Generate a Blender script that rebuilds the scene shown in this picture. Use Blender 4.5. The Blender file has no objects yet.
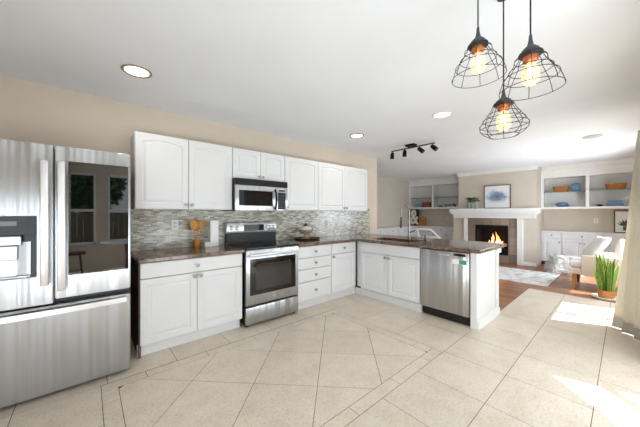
import bpy, bmesh, math, random
from mathutils import Vector, Matrix, noise
random.seed(7)
S = bpy.context.scene
C = S.collection
PI = math.pi
# ------------------------------------------------------------------ camera
CH = 1.32; FPX = 266.58; YAW = math.radians(48.845)
cam = bpy.data.cameras.new('camera'); co = bpy.data.objects.new('camera', cam); C.objects.link(co)
cam.sensor_fit = 'HORIZONTAL'; cam.sensor_width = 36; cam.lens = FPX / 640 * 36
cam.clip_start = 0.05; cam.shift_y = (213.3 - 213.5) / 640
co.location = (0, 0, CH); co.rotation_euler = (PI / 2, 0, YAW - PI / 2)
S.camera = co
S.view_settings.view_transform = 'Standard'; S.view_settings.look = 'None'
S.view_settings.gamma = 1; S.view_settings.use_curve_mapping = False
S.view_settings.exposure = 0.13
try:
    S.cycles.use_denoising = True; S.cycles.max_bounces = 8; S.cycles.diffuse_bounces = 5
    S.cycles.sample_clamp_indirect = 6; S.cycles.caustics_reflective = False; S.cycles.caustics_refractive = False
except Exception: pass
# ------------------------------------------------------------------ world, sun, area lights
w = bpy.data.worlds.new('sky'); S.world = w; w.use_nodes = True
nt = w.node_tree; bgn = nt.nodes['Background']
sky = nt.nodes.new('ShaderNodeTexSky'); sky.sky_type = 'HOSEK_WILKIE'; sky.turbidity = 3
sky.sun_direction = Vector((0.33, -1.0, 2.0)).normalized()
mx = nt.nodes.new('ShaderNodeMix'); mx.data_type = 'RGBA'; mx.inputs[0].default_value = 0.75
nt.links.new(sky.outputs[0], mx.inputs[6]); mx.inputs[7].default_value = (0.9, 0.95, 1, 1)
nt.links.new(mx.outputs[2], bgn.inputs[0]); bgn.inputs[1].default_value = 1.3
def light(kind, name, loc, energy, color=(1, 1, 1), **k):
    l = bpy.data.lights.new(name, kind); l.energy = energy; l.color = color
    o = bpy.data.objects.new(name, l); C.objects.link(o); o.location = loc
    d = k.pop('dir', None)
    for a, b in k.items(): setattr(l, a, b)
    if d: o.rotation_euler = Vector(d).to_track_quat('-Z', 'Y').to_euler()
    return o
SUND = (-0.33, 1.0, -2.0)
light('SUN', 'sun', (3, -4, 6), 9.0, (1, 0.97, 0.93), angle=math.radians(0.5), dir=SUND)
COOL = (0.82, 0.91, 1)
light('AREA', 'side_fill', (-1.12, -0.9, 0.75), 104, COOL, shape='RECTANGLE', size=1.6, size_y=1.5, dir=(1, 0.3, 0.0))  # added fill lamp at the left wall, no window there
light('AREA', 'nook_up_fill', (1.5, -1.4, 0.6), 34, COOL, shape='RECTANGLE', size=0.8, size_y=2.0, dir=(-0.1, 0.4, 1))  # added upward fill lamp behind the camera, brightens ceiling and kitchen
light('AREA', 'door_daylight', (4.0, -0.24, 0.75), 38, COOL, shape='RECTANGLE', size=4.0, size_y=1.3, dir=(0, 1, -0.1))
light('AREA', 'family_daylight', (6.9, -0.24, 1.0), 84, COOL, shape='RECTANGLE', size=1.6, size_y=1.4, dir=(-0.25, 1, 0.06))

# ------------------------------------------------------------------ materials
M = {}
def mat(name, col, rough=0.5, metal=0.0, **k):
    m = bpy.data.materials.new(name); m.use_nodes = True; M[name] = m
    b = m.node_tree.nodes['Principled BSDF']
    b.inputs['Base Color'].default_value = (*col, 1); b.inputs['Roughness'].default_value = rough; b.inputs['Metallic'].default_value = metal
    for a, v in k.items():
        a = a.replace('_', ' ')
        b.inputs[a].default_value = (*v, 1) if isinstance(v, tuple) and len(v) == 3 else v
    return m
def N(m, t, **k):
    n = m.node_tree.nodes.new(t)
    for a, v in k.items(): setattr(n, a, v)
    return n
def L(m, a, b): m.node_tree.links.new(a, b)
def bsdf(m): return m.node_tree.nodes['Principled BSDF']
def coords(m, scale=(1, 1, 1), rot=(0, 0, 0)):
    g = N(m, 'ShaderNodeNewGeometry'); mp = N(m, 'ShaderNodeMapping')
    mp.inputs['Scale'].default_value = scale; mp.inputs['Rotation'].default_value = rot
    L(m, g.outputs['Position'], mp.inputs[0]); return mp.outputs[0]
def ramp(m, stops, interp='LINEAR'):
    r = N(m, 'ShaderNodeValToRGB'); r.color_ramp.interpolation = interp
    e = r.color_ramp.elements
    while len(e) < len(stops): e.new(0.5)
    for i, (p, c) in enumerate(stops): e[i].position = p; e[i].color = (*c, 1)
    return r
def noisy(m, col_a, col_b, scale=5, detail=4, sc=(1, 1, 1), bump=0.0, lo=0.35, hi=0.65):
    n = N(m, 'ShaderNodeTexNoise'); n.inputs['Scale'].default_value = scale; n.inputs['Detail'].default_value = detail
    L(m, coords(m, sc), n.inputs['Vector'])
    r = ramp(m, [(lo, col_a), (hi, col_b)]); L(m, n.outputs[0], r.inputs[0]); L(m, r.outputs[0], bsdf(m).inputs['Base Color'])
    if bump:
        bp = N(m, 'ShaderNodeBump'); bp.inputs['Strength'].default_value = bump; bp.inputs['Distance'].default_value = 0.01
        L(m, n.outputs[0], bp.inputs['Height']); L(m, bp.outputs[0], bsdf(m).inputs['Normal'])
    return n, r
def srgb(r, g, b):
    f = lambda c: (c / 255) / 12.92 if c / 255 <= 0.04045 else ((c / 255 + 0.055) / 1.055) ** 2.4
    return (f(r), f(g), f(b))
def shade(c, k): return tuple(min(1, x * k) for x in c)
def simple(name, rgb, rough=0.5, metal=0.0, var=0.06, scale=6, sc=(1, 1, 1), bump=0.0, **k):
    c = srgb(*rgb); m = mat(name, c, rough, metal, **k)
    noisy(m, shade(c, 1 - var), shade(c, 1 + var), scale, 3, sc, bump)
    return m
simple('wall_paint', (213, 200, 184), 0.85, var=0.02, scale=3)
simple('family_paint', (208, 198, 184), 0.85, var=0.02, scale=3)
simple('ceiling_paint', (238, 241, 245), 0.9, var=0.015, scale=2)
simple('cabinet_white', (226, 227, 228), 0.38, var=0.01)
simple('trim_white', (236, 236, 234), 0.45, var=0.01)
simple('fabric_white', (236, 233, 228), 0.95, var=0.04, scale=60, bump=0.3)
m = mat('throw_fabric', srgb(224, 223, 220), 0.95)
nn_ = N(m, 'ShaderNodeTexNoise'); nn_.inputs['Scale'].default_value = 7; nn_.inputs['Detail'].default_value = 5; nn_.inputs['Distortion'].default_value = 1.5; L(m, coords(m, (1, 1, 2)), nn_.inputs['Vector'])
bp_ = N(m, 'ShaderNodeBump'); bp_.inputs['Strength'].default_value = 1; bp_.inputs['Distance'].default_value = 0.12
L(m, nn_.outputs[0], bp_.inputs['Height']); L(m, bp_.outputs[0], bsdf(m).inputs['Normal'])
simple('fabric_cream', (230, 217, 200), 0.95, var=0.05, scale=80, bump=0.3)
simple('linen', (226, 219, 204), 0.9, var=0.06, scale=120, sc=(1, 1, 0.2), bump=0.2)
simple('linen_hem', (160, 156, 148), 0.9, var=0.06, scale=120)
simple('black_plastic', (16, 16, 17), 0.35, var=0.05)
simple('black_metal', (22, 22, 24), 0.45, 0.6, var=0.05)
simple('grey_metal', (74, 76, 80), 0.5, 0.5, var=0.08, scale=30)
simple('wire_metal', (46, 47, 50), 0.5, 0.5, var=0.08, scale=30)
simple('copper', (190, 120, 80), 0.3, 0.9, var=0.05)
simple('chrome', (205, 205, 205), 0.12, 1.0, var=0.02)
simple('knob_metal', (158, 158, 160), 0.3, 1.0, var=0.04)
simple('faucet_metal', (132, 126, 120), 0.22, 1.0, var=0.05)
simple('handle_steel', (235, 235, 236), 0.35, 1.0, var=0.02)
simple('black_glass', (14, 14, 15), 0.04, var=0.02)
simple('mirror_glass', (9, 10, 10), 0.02, var=0.02, IOR=2.0)
simple('oven_glass', (52, 50, 48), 0.06, var=0.03)
simple('brown_side', (104, 82, 66), 0.6, var=0.15, scale=12, sc=(1, 1, 0.1))
simple('orange_wood', (200, 140, 66), 0.5, var=0.18, scale=30, sc=(1, 1, 0.15))
simple('gold_wood', (190, 134, 62), 0.4, var=0.15, scale=30, sc=(1, 1, 0.1))
simple('dark_wood', (66, 40, 26), 0.5, var=0.2, scale=20)
simple('frame_wood', (92, 74, 60), 0.5, var=0.15, scale=30)
simple('wicker', (176, 110, 50), 0.75, var=0.35, scale=45, sc=(1, 1, 2), bump=0.5)
simple('blue_ceramic', (98, 130, 164), 0.5, var=0.1, scale=15)
simple('blue_cloth', (126, 154, 182), 0.9, var=0.1, scale=15)
simple('grey_cloth', (150, 152, 160), 0.9, var=0.1, scale=15)
simple('rust_box', (140, 78, 50), 0.6, var=0.3, scale=25)
simple('tan_ceramic', (176, 156, 130), 0.5, var=0.12, scale=25)
simple('white_ceramic', (238, 238, 236), 0.3, var=0.01)
simple('terracotta', (184, 126, 66), 0.7, var=0.12, scale=25)
simple('leaf', (104, 138, 58), 0.5, var=0.4, scale=30, sc=(1, 1, 3))
simple('leaf_edge', (186, 196, 96), 0.5, var=0.2, scale=30)
simple('leaf_dark', (62, 92, 50), 0.5, var=0.4, scale=30)
simple('tree_leaf', (70, 92, 60), 0.7, var=0.5, scale=8)
simple('bark', (96, 78, 62), 0.9, var=0.3, scale=12)
simple('paper', (236, 234, 228), 0.8, var=0.01)
simple('teal_label', (60, 150, 130), 0.5, var=0.1, scale=60)
simple('soot', (24, 22, 20), 0.9, var=0.3, scale=14)
simple('log_wood', (70, 44, 28), 0.9, var=0.5, scale=20, bump=0.5)
simple('soil', (50, 38, 30), 1.0, var=0.3, scale=60)
simple('sink_stone', (52, 38, 30), 0.35, var=0.2, scale=30)
simple('grass_ground', (110, 120, 84), 1.0, var=0.3, scale=4)
simple('fence_wood', (120, 108, 98), 0.8, var=0.3, scale=10, sc=(8, 1, 0.4))
simple('grout', (104, 92, 80), 0.9, var=0.08, scale=20)
simple('detector_grey', (190, 190, 190), 0.6, var=0.02)
simple('bronze_trim', (176, 160, 136), 0.4, 0.5, var=0.05)
# stainless with fine vertical brushing
def steel(name, rgb, rough, sc=(14, 14, 0.25)):
    c = srgb(*rgb); m = mat(name, c, rough, 1.0)
    n, r = noisy(m, shade(c, 0.93), shade(c, 1.05), 2.0, 5, sc)
    n2 = N(m, 'ShaderNodeTexNoise'); n2.inputs['Scale'].default_value = 1.0; n2.inputs['Detail'].default_value = 2
    L(m, coords(m, (7, 7, 0.15)), n2.inputs['Vector'])
    bp = N(m, 'ShaderNodeBump'); bp.inputs['Strength'].default_value = 0.9; bp.inputs['Distance'].default_value = 0.05
    L(m, n2.outputs[0], bp.inputs['Height']); L(m, bp.outputs[0], bsdf(m).inputs['Normal'])
    b = bsdf(m); b.inputs['Anisotropic'].default_value = 0.85; tn = N(m, 'ShaderNodeTangent'); tn.direction_type = 'RADIAL'; tn.axis = 'Z'; L(m, tn.outputs[0], b.inputs['Tangent'])
    return m
steel('stainless', (190, 192, 195), 0.3)
steel('stainless_dw', (192, 192, 194), 0.34)
steel('stainless_range', (196, 199, 203), 0.3)
# floor tile
m = mat('floor_tile', srgb(224, 210, 190), 0.32)
g = N(m, 'ShaderNodeNewGeometry')
n = N(m, 'ShaderNodeTexNoise'); n.inputs['Scale'].default_value = 5; n.inputs['Detail'].default_value = 9; n.inputs['Roughness'].default_value = 0.72
L(m, coords(m), n.inputs['Vector'])
r = ramp(m, [(0.25, srgb(212, 197, 176)), (0.5, srgb(226, 214, 196)), (0.75, srgb(235, 225, 210))]); L(m, n.outputs[0], r.inputs[0])
n2 = N(m, 'ShaderNodeTexNoise'); n2.inputs['Scale'].default_value = 60; n2.inputs['Detail'].default_value = 6; L(m, coords(m), n2.inputs['Vector'])
r2 = ramp(m, [(0.34, (0.74, 0.69, 0.62)), (0.5, (1, 1, 1))]); L(m, n2.outputs[0], r2.inputs[0])
mu = N(m, 'ShaderNodeMix', data_type='RGBA', blend_type='MULTIPLY'); mu.inputs[0].default_value = 0.55
L(m, r.outputs[0], mu.inputs[6]); L(m, r2.outputs[0], mu.inputs[7])
r3 = ramp(m, [(0, (0.93, 0.93, 0.93)), (1, (1.0, 1.0, 1.0))]); L(m, g.outputs['Random Per Island'], r3.inputs[0])
mu2 = N(m, 'ShaderNodeMix', data_type='RGBA', blend_type='MULTIPLY'); mu2.inputs[0].default_value = 1
L(m, mu.outputs[2], mu2.inputs[6]); L(m, r3.outputs[0], mu2.inputs[7]); L(m, mu2.outputs[2], bsdf(m).inputs['Base Color'])
# brick-like patterns on a plane; order = which position axes become (u, v)
def brick(name, axis, cols, bw, rh, mortar, mcol, rough=0.4, offset=0.5, interp='CONSTANT'):
    m = mat(name, cols[0], rough)
    g = N(m, 'ShaderNodeNewGeometry'); sp = N(m, 'ShaderNodeSeparateXYZ'); cb = N(m, 'ShaderNodeCombineXYZ')
    L(m, g.outputs['Position'], sp.inputs[0]); L(m, sp.outputs[axis[0]], cb.inputs[0]); L(m, sp.outputs[axis[1]], cb.inputs[1])
    b = N(m, 'ShaderNodeTexBrick'); b.offset = offset; b.squash = 1
    b.inputs['Scale'].default_value = 1; b.inputs['Brick Width'].default_value = bw; b.inputs['Row Height'].default_value = rh
    b.inputs['Mortar Size'].default_value = mortar; b.inputs['Mortar Smooth'].default_value = 0
    b.inputs['Color1'].default_value = (0, 0, 0, 1); b.inputs['Color2'].default_value = (1, 1, 1, 1); b.inputs['Mortar'].default_value = (0, 0, 0, 1)
    L(m, cb.outputs[0], b.inputs['Vector'])
    r = ramp(m, [(i / len(cols), c) for i, c in enumerate(cols)], interp); L(m, b.outputs['Color'], r.inputs[0])
    x = N(m, 'ShaderNodeMix', data_type='RGBA'); L(m, b.outputs['Fac'], x.inputs[0]); L(m, r.outputs[0], x.inputs[6]); x.inputs[7].default_value = (*mcol, 1)
    L(m, x.outputs[2], bsdf(m).inputs['Base Color']); return m
brick('mosaic', (0, 2), [srgb(150, 142, 128), srgb(196, 192, 176), srgb(122, 112, 102), srgb(206, 208, 196), srgb(172, 176, 160), srgb(216, 214, 204), srgb(146, 150, 136), srgb(186, 176, 160)], 0.062, 0.0155, 0.0012, srgb(196, 190, 178), 0.2, 0.37)
brick('hearth_tile', (1, 2), [srgb(150, 132, 116), srgb(136, 118, 104), srgb(160, 142, 124), srgb(126, 112, 100)], 0.2, 0.235, 0.005, srgb(108, 96, 86), 0.5, 0.0)
brick('wood_floor', (1, 0), [srgb(138, 92, 62), srgb(152, 104, 72), srgb(126, 82, 54), srgb(162, 114, 80), srgb(144, 98, 66)], 1.1, 0.085, 0.0015, srgb(84, 52, 36), 0.36, 0.37)
# granite
m = mat('granite', srgb(90, 66, 50), 0.1)
n = N(m, 'ShaderNodeTexNoise'); n.inputs['Scale'].default_value = 24; n.inputs['Detail'].default_value = 10; n.inputs['Roughness'].default_value = 0.75
L(m, coords(m), n.inputs['Vector'])
r = ramp(m, [(0.34, srgb(30, 24, 22)), (0.44, srgb(84, 64, 52)), (0.52, srgb(132, 108, 88)), (0.59, srgb(92, 74, 62)), (0.68, srgb(196, 178, 152))])
L(m, n.outputs[0], r.inputs[0]); L(m, r.outputs[0], bsdf(m).inputs['Base Color'])
# rug
m = mat('rug_wool', srgb(206, 208, 210), 0.95)
noisy(m, srgb(190, 193, 197), srgb(230, 227, 222), 7, 8, (1, 1, 1), 0.3, 0.38, 0.56)
# emitters
def emit(name, col, s):
    m = mat(name, col, 0.5); b = bsdf(m); b.inputs['Emission Color'].default_value = (*col, 1); b.inputs['Emission Strength'].default_value = s; return m
emit('lamp_glow', (1, 0.93, 0.82), 3.5)
emit('filament', (1, 0.72, 0.36), 7)
simple('spot_glow', (70, 70, 72), 0.2)
m = emit('fire_glow', (1, 0.5, 0.12), 4)
lw = N(m, 'ShaderNodeTexNoise'); lw.inputs['Scale'].default_value = 9; L(m, coords(m), lw.inputs['Vector'])
r = ramp(m, [(0.4, (1, 0.22, 0.03)), (0.6, (1, 0.72, 0.35))]); L(m, lw.outputs[0], r.inputs[0]); L(m, r.outputs[0], bsdf(m).inputs['Emission Color'])
emit('display_glow', (0.25, 0.28, 0.3), 0.02)
m = mat('clear_glass', (1, 1, 1), 0.02); bsdf(m).inputs['Transmission Weight'].default_value = 1; bsdf(m).inputs['IOR'].default_value = 1.1
m = mat('bulb_glass', (1, 0.86, 0.62), 0.05); bsdf(m).inputs['Transmission Weight'].default_value = 0.75; bsdf(m).inputs['IOR'].default_value = 1.15; bsdf(m).inputs['Emission Color'].default_value = (1, 0.8, 0.5, 1); bsdf(m).inputs['Emission Strength'].default_value = 0.35
m = mat('shelf_glass', (0.75, 0.85, 0.82), 0.05); bsdf(m).inputs['Transmission Weight'].default_value = 0.7; bsdf(m).inputs['IOR'].default_value = 1.2
m = mat('tinted_glass', (0.85, 0.95, 0.9), 0.05); bsdf(m).inputs['Transmission Weight'].default_value = 0.6; bsdf(m).inputs['IOR'].default_value = 1.2
# curtain translucency
for nm in ('linen', 'linen_hem'):
    m = M[nm]; b = bsdf(m); t = N(m, 'ShaderNodeBsdfTranslucent'); t.inputs[0].default_value = (0.8, 0.76, 0.68, 1)
    x = N(m, 'ShaderNodeMixShader'); x.inputs[0].default_value = 0.3
    out = [q for q in m.node_tree.nodes if q.type == 'OUTPUT_MATERIAL'][0]
    L(m, b.outputs[0], x.inputs[1]); L(m, t.outputs[0], x.inputs[2]); L(m, x.outputs[0], out.inputs[0])
# painting: blue-grey brush mark on white paper, banded in z
m = mat('painting', srgb(226, 228, 230), 0.7)
tc = N(m, 'ShaderNodeTexCoord'); mp = N(m, 'ShaderNodeMapping'); mp.inputs['Location'].default_value = (0, 0, -0.02); mp.inputs['Scale'].default_value = (0, 3.3, 5.2)
L(m, tc.outputs['Object'], mp.inputs[0])
nz = N(m, 'ShaderNodeTexNoise'); nz.inputs['Scale'].default_value = 9; L(m, tc.outputs['Object'], nz.inputs['Vector'])
va = N(m, 'ShaderNodeMix', data_type='RGBA', blend_type='LINEAR_LIGHT'); va.inputs[0].default_value = 0.35; L(m, mp.outputs[0], va.inputs[6]); L(m, nz.outputs[1], va.inputs[7])
le = N(m, 'ShaderNodeVectorMath', operation='LENGTH'); L(m, va.outputs[2], le.inputs[0])
r = ramp(m, [(0.0, srgb(96, 108, 126)), (0.5, srgb(132, 148, 168)), (0.75, srgb(196, 206, 218)), (1.0, srgb(230, 231, 232))]); L(m, le.outputs['Value'], r.inputs[0])
L(m, r.outputs[0], bsdf(m).inputs['Base Color'])

# ------------------------------------------------------------------ mesh helpers
def BM(): return bmesh.new()
def box(bm, x0, x1, y0, y1, z0, z1, bev=0.0):
    if x1 < x0: x0, x1 = x1, x0
    if y1 < y0: y0, y1 = y1, y0
    r = bmesh.ops.create_cube(bm, size=1); v = r['verts']
    for q in v: q.co = Vector(((x0 + x1) / 2 + q.co.x * (x1 - x0), (y0 + y1) / 2 + q.co.y * (y1 - y0), (z0 + z1) / 2 + q.co.z * (z1 - z0)))
    if bev:
        e = list({e for q in v for e in q.link_edges})
        bmesh.ops.bevel(bm, geom=e, offset=bev, segments=2, affect='EDGES', profile=0.5)
    return bm
def frame_of(d):
    d = d.normalized(); a = Vector((0, 0, 1)) if abs(d.z) < 0.9 else Vector((1, 0, 0))
    u = d.cross(a).normalized(); return u, d.cross(u).normalized()
def tube(bm, pts, r, seg=8, closed=False, caps=True):
    pts = [Vector(p) for p in pts]; n = len(pts); rings = []
    rr = r if isinstance(r, (list, tuple)) else [r] * n
    u = None
    for i, p in enumerate(pts):
        if closed: d = pts[(i + 1) % n] - pts[i - 1]
        else: d = pts[min(i + 1, n - 1)] - pts[max(i - 1, 0)]
        d.normalize()
        if u is None: u, v = frame_of(d)
        else:
            u = (u - d * u.dot(d)).normalized(); v = d.cross(u)
        rings.append([bm.verts.new(p + (u * math.cos(a) + v * math.sin(a)) * rr[i]) for a in [2 * PI * k / seg for k in range(seg)]])
    for i in range(n if closed else n - 1):
        A, B = rings[i], rings[(i + 1) % n]
        for k in range(seg): bm.faces.new((A[k], A[(k + 1) % seg], B[(k + 1) % seg], B[k]))
    if caps and not closed:
        bm.faces.new(rings[0][::-1]); bm.faces.new(rings[-1])
    return bm
def cyl(bm, p0, p1, r0, r1=None, seg=20): return tube(bm, [p0, p1], [r0, r0 if r1 is None else r1], seg)
def lathe(bm, prof, c=(0, 0, 0), seg=24, axis='z', close=False):
    c = Vector(c); rings = []
    for r, h in prof:
        ring = []
        for k in range(seg):
            a = 2 * PI * k / seg; x, y = r * math.cos(a), r * math.sin(a)
            q = {'z': (x, y, h), 'y': (x, h, y), 'x': (h, x, y)}[axis]
            ring.append(bm.verts.new(c + Vector(q)))
        rings.append(ring)
    for i in range(len(rings) - 1):
        for k in range(seg):
            bm.faces.new((rings[i][k], rings[i][(k + 1) % seg], rings[i + 1][(k + 1) % seg], rings[i + 1][k]))
    if close:
        for k in range(seg): bm.faces.new((rings[-1][k], rings[-1][(k + 1) % seg], rings[0][(k + 1) % seg], rings[0][k]))
    else:
        bm.faces.new(rings[0][::-1]); bm.faces.new(rings[-1])
    return bm
def gslab(bm, us, vs, keep, w0, w1, P):
    """slab on a grid of cells; P(u, v, w) maps to the world"""
    vd = {}
    def V(i, j, k):
        if (i, j, k) not in vd: vd[(i, j, k)] = bm.verts.new(P(us[i], vs[j], (w0, w1)[k]))
        return vd[(i, j, k)]
    nu, nv = len(us) - 1, len(vs) - 1
    K = lambda i, j: 0 <= i < nu and 0 <= j < nv and keep(i, j)
    for i in range(nu):
        for j in range(nv):
            if not K(i, j): continue
            for k in (0, 1): bm.faces.new([V(i, j, k), V(i + 1, j, k), V(i + 1, j + 1, k), V(i, j + 1, k)])
            for di, dj, a, b in ((-1, 0, (i, j), (i, j + 1)), (1, 0, (i + 1, j), (i + 1, j + 1)), (0, -1, (i, j), (i + 1, j)), (0, 1, (i, j + 1), (i + 1, j + 1))):
                if not K(i + di, j + dj): bm.faces.new([V(*a, 0), V(*b, 0), V(*b, 1), V(*a, 1)])
    bmesh.ops.recalc_face_normals(bm, faces=bm.faces)
    return bm
def rootloc(p):
    while p.parent: p = p.parent
    return p.location.copy()
def obj(name, bm, m, parent=None, smooth=False, fix=True, **props):
    if fix: bmesh.ops.recalc_face_normals(bm, faces=bm.faces)
    if parent: o0 = rootloc(parent)
    else:
        xs = [v.co for v in bm.verts]
        mn = Vector([min(q[i] for q in xs) for i in range(3)]); mxx = Vector([max(q[i] for q in xs) for i in range(3)])
        o0 = Vector(((mn.x + mxx.x) / 2, (mn.y + mxx.y) / 2, mn.z))
    for v in bm.verts: v.co -= o0
    me = bpy.data.meshes.new(name); bm.to_mesh(me); bm.free()
    me.materials.append(M[m] if isinstance(m, str) else m)
    if smooth:
        for p in me.polygons: p.use_smooth = True
        if smooth != 'all' and hasattr(me, 'set_sharp_from_angle'): me.set_sharp_from_angle(angle=math.radians(40))
    o = bpy.data.objects.new(name, me); C.objects.link(o)
    if parent: o.parent = parent
    else: o.location = o0
    for a, b in props.items(): o[a] = b
    return o
def thing(name, label, cat, loc=(0, 0, 0), group=None):
    o = bpy.data.objects.new(name, None); C.objects.link(o); o.location = loc; o.empty_display_size = 0.1
    o['label'] = label; o['category'] = cat
    if group: o['group'] = group
    return o
def tag(o, label, cat, group=None):
    o['label'] = label; o['category'] = cat
    if group: o['group'] = group
    return o
def struct(name, bm, m, parent=None):
    o = obj(name, bm, m, parent)
    if not parent: o['kind'] = 'structure'
    return o
def copy_tree(o, parent=None):
    c = o.copy(); C.objects.link(c); c.parent = parent
    for ch in list(o.children): copy_tree(ch, c)
    return c
# planes: FY(yf) faces -Y (u along +X); FX(xf) faces -X (u along -Y)
def FY(x0, yf, z0): return lambda u, v, n: Vector((x0 + u, yf - n, z0 + v))
def FX(xf, y0, z0): return lambda u, v, n: Vector((xf - n, y0 - u, z0 + v))
def panel_door(P, w, h, t=0.02, fr=0.058, arch=0.0, raised=True):
    bm = BM(); NA = 12
    def loop(ins, n, ar):
        pts = [(ins, ins), (w - ins, ins)]
        for k in range(NA + 1):
            s = 1 - 2 * k / NA; x = w / 2 + s * (w / 2 - ins)
            pts.append((x, h - ins - ar * (1 - math.cos(s * PI * 0.5)) if ar else h - ins))
        return [bm.verts.new(P(a, b, n)) for a, b in pts]
    defs = [(0, 0, 0), (0, t - 0.003, 0), (0.003, t, 0)]
    if raised: defs += [(fr, t, arch), (fr + 0.006, t - 0.008, arch), (fr + 0.014, t - 0.008, arch), (fr + 0.036, t - 0.001, arch)]
    loops = [loop(*d) for d in defs]
    for A, B in zip(loops, loops[1:]):
        for k in range(len(A)): bm.faces.new((A[k], A[(k + 1) % len(A)], B[(k + 1) % len(A)], B[k]))
    bm.faces.new(loops[0][::-1]); bm.faces.new(loops[-1])
    return bm
def knob(P, u, v, t, parent, m='knob_metal', s=1.0):
    bm = BM(); c = P(u, v, t); d = (P(u, v, t + 1) - c)
    s *= 1.15
    tube(bm, [c, c + d * 0.012 * s, c + d * 0.014 * s, c + d * 0.024 * s, c + d * 0.028 * s], [0.006 * s, 0.006 * s, 0.015 * s, 0.016 * s, 0.010 * s], 14)
    return obj('knob', bm, m, parent, True)

# ------------------------------------------------------------------ THE SETTING
H = 2.5
WX0, NY = -1.2, -2.9
# floor: kitchen tiles (inset of diagonal tiles framed by a narrow strip) and wood boards
def clip(poly, a, b, c):            # keep a*x+b*y<=c
    out = []
    for i in range(len(poly)):
        p, q = poly[i - 1], poly[i]; dp = a * p[0] + b * p[1] - c; dq = a * q[0] + b * q[1] - c
        if (dp <= 0) != (dq <= 0):
            t = dp / (dp - dq); out.append((p[0] + t * (q[0] - p[0]), p[1] + t * (q[1] - p[1])))
        if dq <= 0: out.append(q)
    return out
def cliprect(poly, x0, x1, y0, y1):
    for a, b, c in ((-1, 0, -x0), (1, 0, x1), (0, -1, -y0), (0, 1, y1)):
        if len(poly) > 2: poly = clip(poly, a, b, c)
    return poly
tiles = []; G = 0.0022
def put(poly):
    if len(poly) < 3: return
    ar = abs(sum(poly[i - 1][0] * poly[i][1] - poly[i][0] * poly[i - 1][1] for i in range(len(poly)))) / 2
    if ar > 0.0008: tiles.append(poly)
IX0, IX1, IY0, IY1 = 0.18, 2.44, 1.24, 2.535; ST = 0.1
OX0, OX1, OY0, OY1 = IX0 - ST, IX1 + ST, IY0 - ST, IY1 + ST
for i in range(-12, 12):            # diagonal tiles
    for j in range(-4, 16):
        a0, a1 = -0.22 + 0.7 * i + G * 1.4, -0.22 + 0.7 * (i + 1) - G * 1.4; b0, b1 = 2.87 + 0.69 * (j - 6) + G * 1.4, 2.87 + 0.69 * (j - 5) - G * 1.4
        pl = [((a + b) / 2, (b - a) / 2) for a, b in ((a0, b0), (a1, b0), (a1, b1), (a0, b1))]
        put(cliprect(pl, IX0 + G, IX1 - G, IY0 + G, IY1 - G))
def rect(x0, x1, y0, y1): return [(x0 + G, y0 + G), (x1 - G, y0 + G), (x1 - G, y1 - G), (x0 + G, y1 - G)]
xs = [OX0] + [0.37 + 0.485 * k for k in range(0, 5) if 0.37 + 0.485 * k < OX1] + [OX1]
for a, b in zip(xs, xs[1:]):
    if b - a > 0.02: put(rect(a, b, OY0, IY0)); put(rect(a, b, IY1, OY1))
ys = [IY0, 1.395, 1.88, 2.365, IY1]
for a, b in zip(ys, ys[1:]): put(rect(OX0, IX0, a, b)); put(rect(IX1, OX1, a, b))
TX1 = 5.85; WX = 4.12; WY = 1.11
gx = [WX0] + [1.59 + 0.49 * k for k in range(-5, 9) if WX0 < 1.59 + 0.49 * k < TX1] + [TX1]
gy = [NY] + [1.14 + 0.5 * k for k in range(-8, 6) if NY < 1.14 + 0.5 * k < 3.5] + [3.5]
for a, b in zip(gx, gx[1:]):
    for c, d in zip(gy, gy[1:]):
        R = rect(a, b, c, d)
        for (x0, x1, y0, y1) in ((WX0, OX0 - G, NY, 9), (OX1 + G, 9, NY, 9), (OX0 - G, OX1 + G, NY, OY0 - G), (OX0 - G, OX1 + G, OY1 + G, 9)):
            q = cliprect(R, x0, x1, y0, y1)
            q1 = cliprect(q, -9, WX, -9, 9) if len(q) > 2 else []
            put(q1)
            if len(q) > 2: put(cliprect(q, WX, 9, -9, WY))
bm = BM()
for t in tiles:
    top = [bm.verts.new((x, y, 0)) for x, y in t]; bot = [bm.verts.new((x, y, -0.004)) for x, y in t]
    bm.faces.new(top)
    for k in range(len(t)): bm.faces.new((top[k - 1], top[k], bot[k], bot[k - 1]))
fl = struct('floor_tiles', bm, 'floor_tile'); fl['kind'] = 'structure'
bm = BM(); box(bm, WX0 - 0.1, TX1, NY - 0.1, 3.6, -0.1, -0.0015); struct('floor', bm, 'grout')
bm = BM(); gslab(bm, [WX, TX1, 9.35], [-0.4, WY, 5.3], lambda i, j: not (i == 0 and j == 0), -0.0014, 0.0, lambda u, v, q: Vector((u, v, q)))
struct('floor_wood', bm, 'wood_floor')
bm = BM(); box(bm, TX1, 9.35, -0.4, 5.3, -0.1, -0.0015); struct('floor_base', bm, 'grout')
bm = BM(); gslab(bm, [WX0 - 0.1, 2.0, 4.6, 9.35], [NY - 0.1, -0.42, 3.6, 5.3], lambda i, j: (j == 1) or (j == 0 and i == 0) or (j == 2 and i == 2), H, H + 0.1, lambda u, v, q: Vector((u, v, q)))
struct('ceiling', bm, 'ceiling_paint')
PXZ = lambda u, v, q: Vector((u, q, v)); PYZ = lambda u, v, q: Vector((q, u, v))
bm = BM(); box(bm, WX0 - 0.1, 4.68, 3.5, 3.62, 0, H); struct('wall_back', bm, 'wall_paint')
bm = BM(); box(bm, 4.56, 4.68, 3.62, 5.2, 0, H); struct('wall_return', bm, 'wall_paint')
bm = BM(); box(bm, WX0 - 0.1, WX0, NY, 3.5, 0, H); struct('wall_left', bm, 'wall_paint')
bm = BM(); box(bm, 4.56, 9.35, 5.2, 5.3, 0, H); struct('wall_family_left', bm, 'family_paint')
bm = BM(); box(bm, 9.25, 9.35, -0.3, 5.2, 0, H); struct('wall_far', bm, 'family_paint')
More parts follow.
